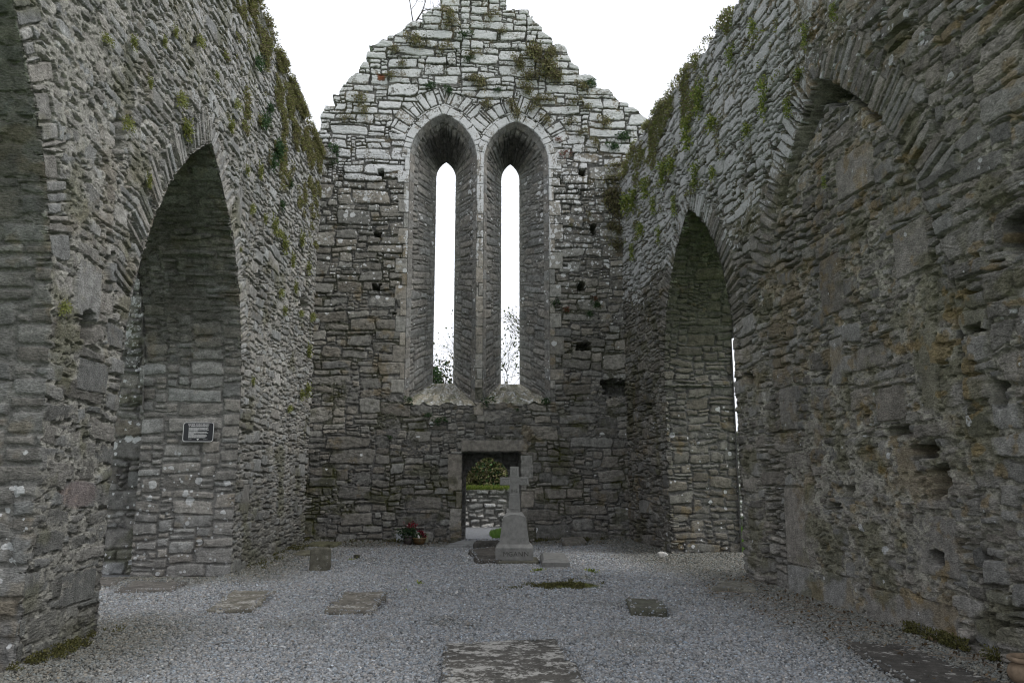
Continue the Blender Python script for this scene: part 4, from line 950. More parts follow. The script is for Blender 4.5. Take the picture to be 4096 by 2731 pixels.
wall('stonework', (5.5, 24.5, 0), (1, 0, 0), (0, 0, 1), (0, -1, 0), np.arange(0, 7, .03), np.arange(-.15, 3.8, .03), lambda U, V: V < 3.2 + .25 * vn(U / .5, U * 0, 3), [], dws, lambda q, s, wd, U, V, t: (np.zeros(len(s)), rgba(np.tile(B_STONE, (len(s), 1)), np.full(len(s), .3))), .6, 4, M_GABLE, bw)

# ------------------------------------------------------------------ slabs, monument, pots, sign
SLABS = []
def slab(name, cor, top, thick, label, base, lich, seed, cat='grave slab', res=.018, broken=.012, marks=0, uneven=.006, tilt=0., group=None, mat=None):
    """cor: four ground corners (x,y), counter-clockwise"""
    if cat == 'grave slab' or cat == 'stone slab': SLABS.append((cor, top))
    cor = np.array(cor, float); ctr = cor.mean(0)
    w_ = np.linalg.norm(cor[1] - cor[0]); h_ = np.linalg.norm(cor[2] - cor[1]); nu = max(8, int(w_ / res)); nv = max(8, int(h_ / res))
    A, B = np.meshgrid(np.linspace(0, 1, nu + 1), np.linspace(0, 1, nv + 1))
    X = (cor[0, 0] * (1 - A) + cor[1, 0] * A) * (1 - B) + (cor[3, 0] * (1 - A) + cor[2, 0] * A) * B
    Y = (cor[0, 1] * (1 - A) + cor[1, 1] * A) * (1 - B) + (cor[3, 1] * (1 - A) + cor[2, 1] * A) * B
    ed = np.minimum(np.minimum(A, 1 - A) * w_, np.minimum(B, 1 - B) * h_)
    k = np.clip(1 - ed / .08, 0, 1)
    # ragged outline
    X = X + k * broken * 2 * fbm(X / .18, Y / .18, seed, 3); Y = Y + k * broken * 2 * fbm(X / .16, Y / .16, seed + 3, 3)
    Z = top + uneven * fbm(X / .25, Y / .25, seed + 5, 3) + uneven * .6 * fbm(X / .05, Y / .04, seed + 6, 3) - .012 * (1 - sst(0, .02, ed)) + tilt * (Y - ctr[1])
    if marks:
        rgm = np.random.default_rng(seed); 
        for row in range(marks):
            yb = .08 + row * (.62 / marks)
            xx = .08 * w_
            while xx < w_ * .9:
                if rgm.random() < .82:
                    g = (np.abs(A * w_ - xx) < .008) & (np.abs(B * h_ - yb * h_) < .030 * (.6 + .5 * rgm.random()))
                    Z = Z - .010 * g
                    if rgm.random() < .5: Z = Z - .008 * ((np.abs(A * w_ - xx - .014) < .016) & (np.abs(B * h_ - yb * h_ - rgm.choice([-.02, 0, .02])) < .006))
                xx += .032 + .03 * rgm.random() + (.05 if rgm.random() < .2 else 0)
    P = np.stack([X.ravel(), Y.ravel(), Z.ravel()], 1); n0 = len(P)
    ix = np.arange(n0).reshape(A.shape)
    loop = np.concatenate([ix[0, :-1], ix[:-1, -1], ix[-1, :0:-1], ix[:0:-1, 0]])
    rings = [P]; prev = loop; Q = [np.stack([ix[:-1, :-1].ravel(), ix[:-1, 1:].ravel(), ix[1:, 1:].ravel(), ix[1:, :-1].ravel()], 1)]
    bs = n0
    for kk in range(1, 5):
        S = P[loop].copy(); S[:, 2] -= thick * kk / 4; o = fbm(S[:, 0] / .1 + kk * .6, S[:, 1] / .1, seed + 8, 2) * broken * .8
        dirv = S[:, :2] - ctr; dirv /= np.linalg.norm(dirv, axis=1)[:, None]; S[:, :2] += dirv * o[:, None]
        rings.append(S); cur = bs + np.arange(len(loop)); Q.append(np.stack([prev, cur, np.roll(cur, -1), np.roll(prev, -1)], 1)); prev = cur; bs += len(loop)
    P = np.concatenate(rings)
    c = np.tile(np.array(base, F32), (len(P), 1)) * (1 + .3 * fbm(P[:, 0] / .2, P[:, 1] / .2, seed + 10, 3))[:, None]
    l_ = lich + .55 * fbm(P[:, 0] / .16, P[:, 1] / .11, seed + 11, 5, .75)
    loc = np.array([ctr[0], ctr[1], 0]); P = P - loc
    o = mesh_obj(name, P, quads=np.concatenate(Q), mat=mat or M_SLAB, col=rgba(c, l_)); o.location = loc
    return tag(o, label, cat, group)
DK = (.070, .066, .058)
slab('grave_slab', [(-.09, 5.2), (1.0, 5.1), (1.0, 7.7), (-.1, 7.57)], .06, .14, 'large dark lichen-mottled grave slab with worn lettering at the bottom centre', DK, .46, 201, marks=9, res=.012)
slab('grave_slab', [(-2.9, 9.62), (-2.37, 9.56), (-2.47, 11.17), (-3.06, 11.21)], .045, .10, 'pale weathered grave slab lying in gravel before the left arch', (.14, .13, .105), .36, 202, uneven=.012, broken=.03)
slab('grave_slab', [(-1.5, 9.41), (-.94, 9.31), (-.91, 10.85), (-1.5, 10.98)], .05, .10, 'cracked brown-grey slab lying left of centre, between left arch slab and moss mound', (.13, .12, .10), .34, 203, uneven=.018, broken=.035)
slab('grave_slab', [(-4.62, 11.21), (-3.92, 11.43), (-3.98, 12.22), (-4.86, 12.38)], .035, .08, 'low brown slab at the foot of the left arch pier, beneath the black plaque', (.105, .098, .088), .2, 204, uneven=.01)
slab('grave_slab', [(-5.6, 11.9), (-4.98, 12.0), (-5.05, 12.8), (-5.7, 12.85)], .03, .08, 'small brown slab half hidden behind the left pier corner', (.105, .098, .088), .2, 205)
slab('paving_stone', [(2.05, 9.24), (2.46, 9.15), (2.58, 9.87), (2.16, 10.0)], .07, .10, 'small plain dark square stone lying right of centre', (.085, .085, .065), .0, 206, cat='stone slab', broken=.004, uneven=.003)
slab('grave_slab', [(3.57, 10.85), (4.1, 10.5), (4.3, 11.31), (3.85, 11.43)], .07, .14, 'pale slab lying at the foot of the right wall near its corner', (.15, .145, .12), .28, 207, uneven=.012, broken=.025)
slab('grave_slab', [(3.40, 5.2), (4.20, 5.0), (4.22, 7.35), (3.68, 7.50)], .030, .10, 'big dark flat slab beside the right wall behind the clay pot', (.060, .056, .050), .28, 208, broken=.02)
slab('grave_slab', [(.42, 14.5), (.84, 14.6), (.90, 17.3), (.30, 16.6), ], .065, .14, 'broken thick dark slab lying behind and left of the stone cross', (.075, .07, .062), .18, 209, broken=.06, uneven=.012)
slab('grave_slab', [(2.4, 17.8), (2.99, 18.0), (3.05, 18.75), (2.5, 18.7)], .12, .16, 'small pale slab lying at the foot of the gable right of the cross', (.15, .14, .12), .25, 210, broken=.02, tilt=.05)
slab('door_sill', [(-.25, 17.7), (.62, 17.85), (1.5, 19.0), (.1, 19.0)], .05, .10, 'flat grey threshold stone in front of the doorway', (.22, .225, .22), .1, 211, cat='threshold', broken=.02)
slab('stone_fragment', [(.40, 17.35), (.95, 17.5), (1.0, 17.95), (.5, 17.85)], .14, .2, 'dark jagged stone fragment between threshold and cross', (.06, .058, .052), .1, 212, cat='stone', broken=.05, uneven=.03)
slab('stone_fragment', [(-3.25, 16.1), (-2.89, 16.05), (-2.82, 16.9), (-3.25, 17.0)], .045, .12, 'mossy low stone in the left corner behind the upright stub', (.11, .105, .075), .1, 213, cat='stone', broken=.03)
slab('stone_fragment', [(-3.3, 17.9), (-2.7, 17.85), (-2.6, 18.6), (-3.3, 18.7)], .08, .2, 'long mossy stone against the gable in the left corner', (.10, .098, .06), .05, 214, cat='stone', broken=.04)
slab('white_stone', [(3.98, 15.3), (4.16, 15.3), (4.15, 15.45), (4.0, 15.46)], .09, .1, 'small white rounded stone in the gravel before the right pier', (.45, .45, .43), .6, 215, cat='stone', broken=.02, uneven=.02)
slab('stone_fragment', [(-1.95, 15.5), (-1.85, 15.48), (-1.84, 15.6), (-1.95, 15.62)], .08, .1, 'tiny dark stone alone in the gravel right of the upright stub', (.07, .07, .05), .0, 216, cat='stone', broken=.02, uneven=.02)

pebbles('gravel_stones', [(-4.5, 5.2, 4.7, 7.6, 3600, .0135), (-6, 5.2, 7.6, 10.5, 2700, .0150), (-7, 6.1, 10.5, 14, 1600, .0185), (-4, 6.1, 14, 20.1, 1000, .021)], 5, 'small grey gravel chips strewn thickly over the floor', spill=SLABS)

def rock_box(name, P8, seed, col, lich, mat, res=14, amp=.008, parent=None):
    """hexahedron (bottom 4, top 4) as one rough closed surface"""
    P8 = np.array(P8, float); g = np.linspace(0, 1, res + 1)
    tri = lambda a, b, c: ((P8[0] * (1 - a)[:, None] + P8[1] * a[:, None]) * (1 - b)[:, None] + (P8[3] * (1 - a)[:, None] + P8[2] * a[:, None]) * b[:, None]) * (1 - c)[:, None] + ((P8[4] * (1 - a)[:, None] + P8[5] * a[:, None]) * (1 - b)[:, None] + (P8[7] * (1 - a)[:, None] + P8[6] * a[:, None]) * b[:, None]) * c[:, None]
    key = {}; V = []; Q = []
    def vid(a, b, c):
        k = (round(a, 5), round(b, 5), round(c, 5))
        if k not in key: key[k] = len(V); V.append(k)
        return key[k]
    for ax in range(3):
        for sd_ in (0, 1):
            for i_ in range(res):
                for j_ in range(res):
                    q = []
                    for (a, b) in ((i_, j_), (i_ + 1, j_), (i_ + 1, j_ + 1), (i_, j_ + 1)):
                        t = [g[a], g[b]]; t.insert(ax, float(sd_)); q.append(vid(*t))
                    if (sd_ == 0) ^ (ax == 1): q = q[::-1]
                    Q.append(q)
    T = np.array(V); P = tri(T[:, 0], T[:, 1], T[:, 2]); ctr = P.mean(0); dv = P - ctr; dv /= np.linalg.norm(dv, axis=1)[:, None] + 1e-9
    sz = np.linalg.norm(P8.max(0) - P8.min(0)) * .25
    P = P + dv * (amp * (fbm(P[:, 0] / (sz * .7) + P[:, 2] / sz, P[:, 1] / (sz * .7) + P[:, 2] * 1.7 / sz, seed, 4)))[:, None]
    e = np.minimum(T, 1 - T); ee = np.sort(e, 1)[:, 1]; P = P - dv * (amp * .9 * (1 - sst(0, .12, ee)))[:, None]
    c = np.tile(np.array(col, F32), (len(P), 1)) * (1 + .3 * fbm(P[:, 0] / (sz * .5), P[:, 2] / (sz * .5), seed + 2, 3))[:, None]
    return mesh_obj(name, P, quads=np.array(Q), mat=mat, parent=parent, col=rgba(c, lich + .3 * fbm(P[:, 0] / .06, P[:, 2] / .06, seed + 4, 3)))
def box8(x0, x1, y0, y1, z0, z1, tx=0, ty=0):
    return [(x0, y0, z0), (x1, y0, z0), (x1, y1, z0), (x0, y1, z0), (x0 + tx, y0 + ty, z1), (x1 - tx, y0 + ty, z1), (x1 - tx, y1 - ty, z1), (x0 + tx, y1 - ty, z1)]
o = rock_box('grave_stub', box8(-2.46, -2.12, 13.65, 13.80, -.12, .37), 221, (.105, .10, .078), .26, M_SLAB, amp=.02); tag(o, 'short upright weathered stone stub standing in the gravel, left of centre', 'headstone')

# monument ------------------------------------------------------
cx_, cy_ = 1.115, 14.95
mon = empty('cross_monument', (cx_, cy_, 0), R_(-4)); tag(mon, 'grey stone cross on a tapered pedestal and block standing before the doorway', 'gravestone')
GR = (.195, .194, .182)
rock_box('plinth', box8(-.48, .46, -.42, .42, -.08, .035), 231, (.095, .092, .07), .12, M_MON, parent=mon, amp=.02)
def loft(name, rings, col, mat, parent, lich=0., seed=1, sub=10):
    """stack of rectangles (hx,hy,z) joined by flat faces, subdivided"""
    V = []; Q = []; n_ = sub
    per = []
    for (hx, hy, z) in rings:
        r = []
        for (a, b) in (((-hx, -hy), (hx, -hy)), ((hx, -hy), (hx, hy)), ((hx, hy), (-hx, hy)), ((-hx, hy), (-hx, -hy))):
            for k in range(n_): t = k / n_; r.append((a[0] + (b[0] - a[0]) * t, a[1] + (b[1] - a[1]) * t, z))
        per.append(r)
    for r in per: V += r
    m = 4 * n_
    for k in range(len(rings) - 1):
        for i_ in range(m): Q.append((k * m + i_, k * m + (i_ + 1) % m, (k + 1) * m + (i_ + 1) % m, (k + 1) * m + i_))
    polys = [tuple(q) for q in Q] + [tuple(range(len(V) - m, len(V)))] + [tuple(range(m - 1, -1, -1))]
    V = np.array(V); c = np.tile(np.array(col, F32), (len(V), 1)) * (1 + .15 * fbm(V[:, 0] / .2, V[:, 2] / .2, seed, 3))[:, None]
    return mesh_obj(name, V, polys=polys, mat=mat, parent=parent, col=rgba(c, np.full(len(V), lich)), smooth=False)
loft('base_block', [(.345, .29, .035), (.350, .295, .045), (.352, .297, .26), (.348, .293, .268), (.30, .245, .325)], GR, M_MON, mon, .06, 3)
# tapered die with a segmental front head, tall shoulders
def die():
    zb, zs_, zt = .325, .80, .865; n_ = 14
    front = [(-.285, zb), (.285, zb), (.215, zs_)] ; arc = []
    for k in range(n_ + 1):
        t = k / n_; x = .215 - .43 * t; arc.append((x, zs_ + (zt - zs_) * (1 - ((x) / .215)**2)))
    prof = front[:2] + arc
    f = lambda z: .23 - (z - zb) / (zt - zb) * .06
    V = [(x, -f(z), z) for x, z in prof] + [(x, f(z), z) for x, z in prof]; m = len(prof)
    polys = [tuple(range(m)), tuple(range(2 * m - 1, m - 1, -1))] + [(i_, m + i_, m + (i_ + 1) % m, (i_ + 1) % m) for i_ in range(m)]
    mesh_obj('pedestal', V, polys=polys, mat=M_MON, parent=mon, col=rgba(np.tile(np.array(GR, F32) * .93, (len(V), 1)), np.zeros(len(V))), smooth=False)
    # chamfered cap between the pedestal and the shaft
    loft('pedestal_cap', [(.208, .172, .80), (.212, .176, .812), (.14, .12, .90)], np.array(GR) * 1.12, M_MON, mon, .1, 5)
die()
def prism(name, prof, y0, y1, mat, parent, col, bevel=.006, loc=(0, 0, 0)):
    m = len(prof); V = [(x, y0, z) for x, z in prof] + [(x, y1, z) for x, z in prof]
    polys = [tuple(range(m)), tuple(range(2 * m - 1, m - 1, -1))] + [(i_, m + i_, m + (i_ + 1) % m, (i_ + 1) % m) for i_ in range(m)]
    o = mesh_obj(name, V, polys=polys, mat=mat, parent=parent, col=rgba(np.tile(np.array(col, F32), (len(V), 1)), np.zeros(len(V))), smooth=False)
    if bevel:
        b = o.modifiers.new('b', 'BEVEL'); b.width = bevel; b.segments = 2; b.limit_method = 'ANGLE'
    o.location = loc; return o
sh = [(-.115, .895), (.115, .895), (.088, 1.405), (.275, 1.405), (.275, 1.555), (.085, 1.555), (.085, 1.755), (-.085, 1.755), (-.085, 1.555), (-.275, 1.555), (-.275, 1.405), (-.088, 1.405)]
crs = prism('cross', sh, -.075, .075, M_MON, mon, np.array(GR) * 1.05, .008)
sh2 = lambda pts, w_: [(a, b) for a, b in pts]
def relief_line(pts, wdt, y, parent, nm='carving', closed=False):
    """raised moulding along a polyline on the cross front"""
    V = []; polys = []
    P = [np.array(p_, float) for p_ in pts]; n_ = len(P); seg = n_ if closed else n_ - 1
    for k in range(seg):
        a, b = P[k], P[(k + 1) % n_]; d = b - a; d /= np.linalg.norm(d) + 1e-9; nn = np.array([-d[1], d[0]]) * wdt / 2; o_ = len(V)
        for q in (a - nn, b - nn, b + nn, a + nn): V.append((q[0], y, q[1]))
        for q in (a - nn * .5, b - nn * .5, b + nn * .5, a + nn * .5): V.append((q[0], y - .008, q[1]))
        polys += [(o_ + 4, o_ + 5, o_ + 6, o_ + 7), (o_, o_ + 1, o_ + 5, o_ + 4), (o_ + 1, o_ + 2, o_ + 6, o_ + 5), (o_ + 2, o_ + 3, o_ + 7, o_ + 6), (o_ + 3, o_, o_ + 4, o_ + 7)]
    return mesh_obj(nm, V, polys=polys, mat=M_MON, parent=parent, col=rgba(np.tile(np.array(GR, F32) * 1.6, (len(V), 1)), np.zeros(len(V))), smooth=False)
yf = -.0752
heart = [(.055 * (16 * math.sin(t)**3) / 16 * 1.0, 1.478 + .055 * (13 * math.cos(t) - 5 * math.cos(2 * t) - 2 * math.cos(3 * t) - math.cos(4 * t)) / 15) for t in np.linspace(0, 2 * math.pi, 26)[:-1]]
prism('heart_carving', heart[::-1], yf - .012, yf + .01, M_MON, crs, np.array(GR) * 1.2, .004)
relief_line([(-.25, 1.43), (-.09, 1.43), (-.09, 1.53), (-.25, 1.53)], .008, yf, crs, closed=True)
relief_line([(.09, 1.43), (.25, 1.43), (.25, 1.53), (.09, 1.53)], .008, yf, crs, closed=True)
relief_line([(-.06, 1.58), (.06, 1.58), (.06, 1.73), (-.06, 1.73)], .008, yf, crs, closed=True)
relief_line([(-.075, 1.24), (.075, 1.24)], .010, yf, crs); relief_line([(-.085, .965), (.085, .965)], .010, yf, crs)
relief_line([(-.23, 1.445), (-.19, 1.50), (-.15, 1.46), (-.11, 1.50)], .008, yf, crs); relief_line([(.23, 1.445), (.19, 1.50), (.15, 1.46), (.11, 1.50)], .008, yf, crs)
relief_line([(-.035, 1.71), (-.01, 1.66), (.03, 1.63), (.0, 1.60)], .008, yf, crs); relief_line([(.03, 1.71), (.005, 1.67)], .008, yf, crs)
M_INC = plain_mat('incised_letter', (.06, .058, .05), .9, .1)
M_WHT = plain_mat('plaque_white', (.55, .55, .53), .5, .05)
def text(name, body, size, loc, rot, mat, parent, align='CENTER', ext=.002, space=1.0, wordsp=1.0, bold=0.):
    cu = bpy.data.curves.new(name, 'FONT'); cu.body = body; cu.size = size; cu.align_x = align; cu.extrude = ext; cu.space_character = space; cu.space_word = wordsp; cu.offset = bold; cu.resolution_u = 2
    tmp = bpy.data.objects.new(name, cu); COL.objects.link(tmp); dg = bpy.context.evaluated_depsgraph_get()
    me = bpy.data.meshes.new_from_object(tmp.evaluated_get(dg)); bpy.data.objects.remove(tmp); me.materials.clear(); me.materials.append(mat)
    o = bpy.data.objects.new(name, me); COL.objects.link(o); o.parent = parent; o.location = loc; o.rotation_euler = rot; return o
nmz = (math.pi / 2, 0, 0)
text('inscription', 'M', .12, (-.165, -.2965, .115), nmz, M_INC, mon); text('inscription', 'c', .075, (-.10, -.2965, .148), nmz, M_INC, mon); text('inscription', 'GANN', .12, (.075, -.2965, .115), nmz, M_INC, mon, space=1.15)
text('inscription', 'IHS', .09, (0, yf - .001, 1.27), nmz, M_INC, crs)

# low slab with RIP, bevelled, beside the monument
rip = empty('memorial_slab', (1.86, 14.3, 0), R_(0)); tag(rip, 'low bevelled grey memorial slab lying right beside the cross, marked R.I.P.', 'grave slab')
V = [(-.34, -.62, -.05), (.14, -.68, -.05), (.22, .68, -.05), (-.26, .72, -.05), (-.34, -.62, .09), (.14, -.68, .09), (.22, .68, .115), (-.26, .72, .115), (-.30, -.50, .135), (.10, -.54, .135), (.18, .62, .16), (-.22, .66, .16)]
V = [(a, b * .8, c_) for a, b, c_ in V]
mesh_obj('slab_body', V, polys=[(0, 1, 5, 4), (1, 2, 6, 5), (2, 3, 7, 6), (3, 0, 4, 7), (4, 5, 9, 8), (5, 6, 10, 9), (6, 7, 11, 10), (7, 4, 8, 11), (8, 9, 10, 11)], mat=M_MON, parent=rip, col=rgba(np.tile(np.array(GR, F32) * .9, (12, 1)), np.full(12, .1)), smooth=False)
text('inscription', 'R.I.P.', .07, (-.09, -.478, .100), (math.atan2(.045, .11), 0, -.1), M_INC, rip)

# clay pot, bottom right
def lathe(name, prof, mat, parent=None, seg=40, col=None, smooth=True):
    V = []; Q = []
    for (r, z) in prof:
        for k in range(seg): t = 2 * math.pi * k / seg; V.append((r * math.cos(t), r * math.sin(t), z))
    for a in range(len(prof) - 1):
        for k in range(seg): Q.append((a * seg + k, a * seg + (k + 1) % seg, (a + 1) * seg + (k + 1) % seg, (a + 1) * seg + k))
    return mesh_obj(name, V, quads=np.array(Q), mat=mat, parent=parent, col=col, smooth=smooth)
M_TERR = plain_mat('terracotta', (.17, .125, .085), .9, .35, 14, .3)
pot = empty('clay_pot', (4.42, 5.93, .0)); tag(pot, 'round weathered terracotta urn on the gravel at the lower right corner', 'pot')
lathe('pot_body', [(.001, -.02), (.09, -.02), (.10, .0), (.155, .06), (.168, .10), (.155, .145), (.125, .175), (.122, .185), (.11, .185), (.11, .12), (.001, .11)], M_TERR, pot)
lathe('pot_rim', [(.110, .186), (.145, .186), (.158, .195), (.160, .212), (.150, .222), (.128, .220), (.116, .205), (.110, .188)], M_TERR, pot)

# flower pots and tablets at the foot of the gable
M_PLAS = plain_mat('grey_plastic', (.075, .062, .060), .6, .1); M_BOWL = plain_mat('brown_bowl', (.10, .062, .028), .5, .15); M_BOWLR = plain_mat('bowl_rim', (.22, .16, .08), .5, .1)
PY = 18.55
fp = empty('flower_pot', (-1.09, PY, 0)); tag(fp, 'grey plastic flower pot with tall red flowers at the foot of the gable', 'flower pot')
lathe('pot_body', [(.001, 0), (.085, 0), (.105, .19), (.095, .19), (.09, .15), (.001, .15)], M_PLAS, fp); lathe('pot_rim', [(.107, .165), (.117, .165), (.120, .205), (.108, .207), (.106, .168)], M_PLAS, fp)
rg = np.random.default_rng(81); n_ = 420; P = rg.normal(size=(n_, 3)) * np.array([.11, .07, .065]) + np.array([0, 0, .27]); v, c = leaves(P, P - np.array([0, 0, .15]), .07, rg, FERN * .7); mesh_obj('foliage', v, quads=np.arange(len(v)).reshape(-1, 4), mat=M_LEAF, col=c, parent=fp, smooth=False)
RF = np.array([[.35, .02, .04], [.45, .05, .08], [.5, .25, .25], [.3, .01, .03]]) * .55
n_ = 120; P = rg.normal(size=(n_, 3)) * np.array([.06, .04, .035]) + np.array([.07, -.02, .44]); v, c = leaves(P, rg.normal(size=(n_, 3)), .04, rg, RF, asp=.8); mesh_obj('flowers', v, quads=np.arange(len(v)).reshape(-1, 4), mat=M_LEAF, col=c, parent=fp, smooth=False)
bw_ = empty('flower_bowl', (-.83, PY - .05, 0)); tag(bw_, 'shallow brown bowl planted with dark red flowers beside the grey pot', 'flower bowl')
lathe('bowl_body', [(.001, 0), (.10, 0), (.165, .15), (.155, .15), (.15, .11), (.001, .11)], M_BOWL, bw_); lathe('bowl_rim', [(.155, .151), (.172, .151), (.172, .163), (.155, .163), (.155, .151)], M_BOWLR, bw_)
n_ = 200; P = rg.normal(size=(n_, 3)) * np.array([.07, .05, .03]) + np.array([-.01, 0, .18]); v, c = leaves(P, P - np.array([0, 0, .1]), .05, rg, FERN * .7); mesh_obj('foliage', v, quads=np.arange(len(v)).reshape(-1, 4), mat=M_LEAF, col=c, parent=bw_, smooth=False)
n_ = 160; t = rg.random(n_); P = np.stack([.0 + .13 * t, -.03 + 0 * t, .31 - .12 * t], 1) + rg.normal(size=(n_, 3)) * .016; v, c = leaves(P, rg.normal(size=(n_, 3)), .035, rg, RF * .8, asp=.8); mesh_obj('flowers', v, quads=np.arange(len(v)).reshape(-1, 4), mat=M_LEAF, col=c, parent=bw_, smooth=False)
orn = prism('white_ornament', [(-.035, 0), (.035, 0), (.012, .05), (-.01, .10), (-.03, .11), (-.04, .07)], -.02, .02, M_WHT, None, (.6, .6, .58), .012, loc=(-.835, PY - .13, .13)); orn.data.materials.clear(); orn.data.materials.append(M_WHT)
tag(orn, 'small white bird-shaped ornament standing in the brown flower bowl', 'ornament')
M_TAB1 = plain_mat('polished_grey', (.20, .22, .23), .25, .15, 20, .05, spec=.6); M_TAB2 = plain_mat('green_grey', (.17, .175, .125), .5, .2)
tb = empty('memorial_tablet', (-1.26, 18.80, 0), 0); tag(tb, 'small blue-grey polished tablet leaning on the gable left of the grey pot', 'plaque')
o = prism('tablet', [(-.14, 0), (.14, 0), (.14, .235), (-.14, .235)], -.012, .012, M_TAB1, tb, (.2, .2, .2), .004); o.rotation_euler = (R_(-10), 0, 0)
o = prism('inscription', [(-.10, .10), (.02, .10), (.02, .108), (-.10, .108)], -.0145, -.012, M_WHT, tb, (.6, .6, .6), 0); o.rotation_euler = (R_(-10), 0, 0)
tb = empty('memorial_tablet', (-.78, 18.84, 0), 0); tag(tb, 'small olive-grey tablet leaning on the gable behind the brown bowl', 'plaque')
o = prism('tablet', [(-.14, 0), (.14, 0), (.145, .235), (-.14, .235)], -.012, .012, M_TAB2, tb, (.2, .2, .2), .004); o.rotation_euler = (R_(-10), 0, 0)

# information plaque on the left pier
PXY = (-4.19, 12.90, 2.285)
sg = empty('information_plaque', PXY, R_(0)); tag(sg, 'black enamel information plaque with white border and text on the left pier', 'sign')
M_BLK = plain_mat('sign_black', (.006, .006, .010), .35, .05, spec=.5); M_SGW = plain_mat('sign_white', (.62, .62, .62), .5, .03)
def rrect(w_, h_, r, n_=6):
    P = []
    for (sx, sy, a0) in ((1, -1, -90), (1, 1, 0), (-1, 1, 90), (-1, -1, 180)):
        for k in range(n_ + 1): t = R_(a0 + 90 * k / n_); P.append((sx * (w_ / 2 - r) + r * math.cos(t), sy * (h_ / 2 - r) + r * math.sin(t)))
    return P
prism('plate', rrect(.485, .315, .045), -.012, .012, M_BLK, sg, (.01, .01, .01), 0)
Po = rrect(.485, .315, .045); Pi = rrect(.468, .298, .037); m = len(Po)
V = [(x, -.0125, z) for x, z in Po] + [(x, -.0160, z) for x, z in Po] + [(x, -.0160, z) for x, z in Pi] + [(x, -.0125, z) for x, z in Pi]
mesh_obj('border', V, polys=[(a * m + i_, a * m + (i_ + 1) % m, ((a + 1) % 4) * m + (i_ + 1) % m, ((a + 1) % 4) * m + i_) for a in range(4) for i_ in range(m)], mat=M_SGW, parent=sg, smooth=False)
L_ = [('MAINISTIR CHORCA MRUADH', .026, .112), ('ST. MARIA DE PETRA FERTILIS', .026, .086), ('MAINISTIR A BHI I GCILL NUA I GCONTAE, AG CLANN', .0155, .062), ('NA MBRIAIN, A BUNAIODH C. 1195. IS DOCHA GUR', .0155, .047), ('THOGADH CUID DENA BALLAI ROMHANACH CISTIRC', .0155, .032), ('EASACH I GCORCAMRUA.', .0155, .017), ('CUIR MO THUAIRIM AR MHAINISTIR NA MANACH', .0155, -.003), ('CEANN A BHI I SEILBH CONCHUIR NACHALL TNA NA', .0155, -.018), ('A DHIAIDH SIN.', .0155, -.033), ('TA NA TAISPEAN SEIN NA SEALUS LE FEICEAIL AN', .0155, -.048), ('UAIMH DE BHUN THAR CHOSTAS. SNOIDTEAR LEIS', .0155, -.063), ('GALLAN CROCHADH A BHUNAIT, ANN TAR UAI', .0155, -.078), ('BHFORTHAION, SEAN UAIGH LEIS NA BHALLAI.', .0155, -.093)]
for (tx, sz_, zz) in L_:
    big_ = sz_ > .02
    text('lettering', tx, sz_, (0 if big_ else -.155, -.0135, zz), nmz, M_SGW, sg, align='CENTER' if big_ else 'LEFT', ext=.0008, space=.92 if big_ else .80, bold=.0006)
text('lettering', 'COMMISSIUN', .010, (-.155, -.0135, -.122), nmz, M_SGW, sg, align='LEFT', ext=.0006); text('lettering', 'NA OIBREACHA', .010, (.155, -.0135, -.122), nmz, M_SGW, sg, align='RIGHT', ext=.0006)
prism('emblem', [(0, -.133), (.018, -.112), (.016, -.105), (.0, -.110), (-.016, -.105), (-.018, -.112)], -.0150, -.0122, M_SGW, sg, (.6, .6, .6), 0)

# ------------------------------------------------------------------ small litter
def base_moss(name, fpos, n_, seed, label, pal, size=.03, h=.10):
    rg = np.random.default_rng(seed); t = rg.random(n_); P = fpos(t, rg)
    P[:, 2] += h * rg.random(n_)**2
    k = vn(P[:, 0] / .22 + 3, P[:, 1] / .22, seed) + .6 * vn(P[:, 0] / .07, P[:, 1] / .07, seed + 1) > .12 + .5 * (vn(P[:, 0] / .9, P[:, 1] / .9, seed + 2) < -.1); P = P[k]
    v, c = leaves(P, np.tile([0, 0, 1.], (len(P), 1)), size, rg, pal, spread=.8, asp=.6)
    tag(mesh_obj(name, v, quads=np.arange(len(v)).reshape(-1, 4), mat=M_LEAF, col=c, smooth=False), label, kind='stuff')
MOSS = np.array([[.11, .11, .035], [.085, .085, .03], [.13, .12, .045], [.06, .06, .025]], F32)
def fr(t, rg):
    u = 5.4 + 2.4 * t; P = RO + u[:, None] * REU + REN * (.01 + .10 * rg.random(len(t)))[:, None]; P[:, 2] = gh(P[:, 0], P[:, 1]) + .01; return P
base_moss('base_moss', fr, 9000, 301, 'yellow-green moss along the foot of the right wall', MOSS, .022, .10)
def fg(t, rg):
    x = np.where(t < .5, -3.5 + t * 2 * 3.4, 1.9 + (t - .5) * 2 * 2.3); P = np.stack([x, 18.9 - .25 * rg.random(len(t)), gh(x, 0 * x + 18.9) + .01], 1); return P
base_moss('gable_foot_moss', fg, 6000, 302, 'dull green moss and weeds along the foot of the gable', MOSS * .9, .03, .06)
def fl(t, rg):
    y = 12.98 + 6 * t; P = np.stack([LXW + .05 + .35 * rg.random(len(t))**1.5, y, gh(0 * y - 3.4, y) + .02], 1); return P
base_moss('left_foot_moss', fl, 7000, 303, 'moss and small weeds along the foot of the left wall', MOSS * .9, .025, .05)
def fp_(t, rg):
    y = 6.7 + 1.7 * t; P = np.stack([LXW + .02 + .22 * rg.random(len(t))**1.5, y, gh(0 * y - 3.4, y) + .01], 1); return P
base_moss('pier_foot_moss', fp_, 5000, 304, 'moss among the gravel at the foot of the near left pier', MOSS * .9, .02, .05)
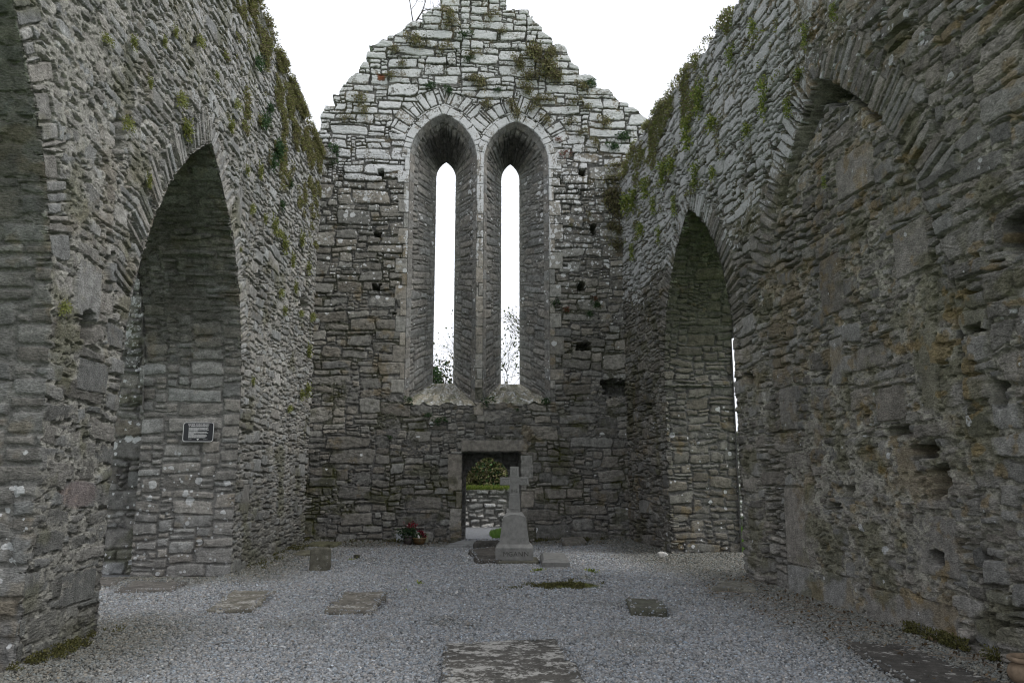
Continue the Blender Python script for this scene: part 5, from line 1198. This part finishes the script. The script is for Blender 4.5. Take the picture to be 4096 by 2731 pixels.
def fm(t, rg):
    P = np.stack([1.65 + .42 * rg.normal(size=len(t)), 11.42 + .14 * rg.normal(size=len(t)), 0 * t], 1); P[:, 2] = gh(P[:, 0], P[:, 1]); return P
base_moss('mound_moss', fm, 9000, 305, 'olive moss growing over the low gravel mound before the cross', MOSS, .022, .035)
def fw(t, rg):
    c_ = rg.integers(0, 5, len(t)); cx = np.array([-.75, -.62, 1.35, 2.2, -1.9])[c_]; cyy = np.array([11.2, 11.9, 12.9, 12.6, 15.2])[c_]
    P = np.stack([cx + .06 * rg.normal(size=len(t)), cyy + .05 * rg.normal(size=len(t)), 0 * t], 1); P[:, 2] = gh(P[:, 0], P[:, 1]); return P
base_moss('gravel_weeds', fw, 700, 306, 'tiny green weeds sprouting through the gravel', GREENS, .035, .03)
rg = np.random.default_rng(307); n_ = 600
u = rg.uniform(4.9, 12, n_); off = rg.random(n_)**1.6 * 1.0
P = RO + u[:, None] * REU + REN * (.05 + off)[:, None]; P2 = np.stack([rg.uniform(-3.3, 4, 500), 19 - .1 - rg.random(500)**1.6 * .8, np.zeros(500)], 1); P = np.concatenate([P, P2]); P[:, 2] = gh(P[:, 0], P[:, 1]) + .012
v, c = leaves(P, np.tile([1., 0, .05], (len(P), 1)), .045, rg, np.array([[.09, .06, .035], [.14, .10, .06], [.06, .045, .03], [.18, .14, .09]], F32), spread=1.2, asp=.55)
tag(mesh_obj('fallen_leaves', v, quads=np.arange(len(v)).reshape(-1, 4), mat=M_LEAF, col=c, smooth=False), 'dry brown leaf litter gathered at the wall feet', kind='stuff')
V = []; Q = []
for k in range(130):
    uu = rg.uniform(5.5, 11.5); o_ = .15 + rg.random()**1.5 * .9; p = RO + REU * uu + REN * o_; p = np.array([p[0], p[1], gh(np.array([p[0]]), np.array([p[1]]))[0] + .018]); a = rg.uniform(0, 6.28); L = rg.uniform(.05, .22); d = np.array([math.cos(a), math.sin(a), rg.uniform(-.03, .06)]) * L
    s_ = np.array([-d[1], d[0], 0]) / L * .003; o0 = len(V); up = np.array([0, 0, .005])
    V += [p - s_, p + s_, p + up, p + d - s_, p + d + s_, p + d + up]; Q += [(o0, o0 + 1, o0 + 4, o0 + 3), (o0 + 1, o0 + 2, o0 + 5, o0 + 4), (o0 + 2, o0, o0 + 3, o0 + 5)]
M_TWIG = plain_mat('dry_twig', (.16, .13, .10), .9, .3)
tag(mesh_obj('fallen_twigs', np.array(V), quads=np.array(Q), mat=M_TWIG, smooth=False), 'short dry twigs scattered on the gravel by the right wall', kind='stuff')
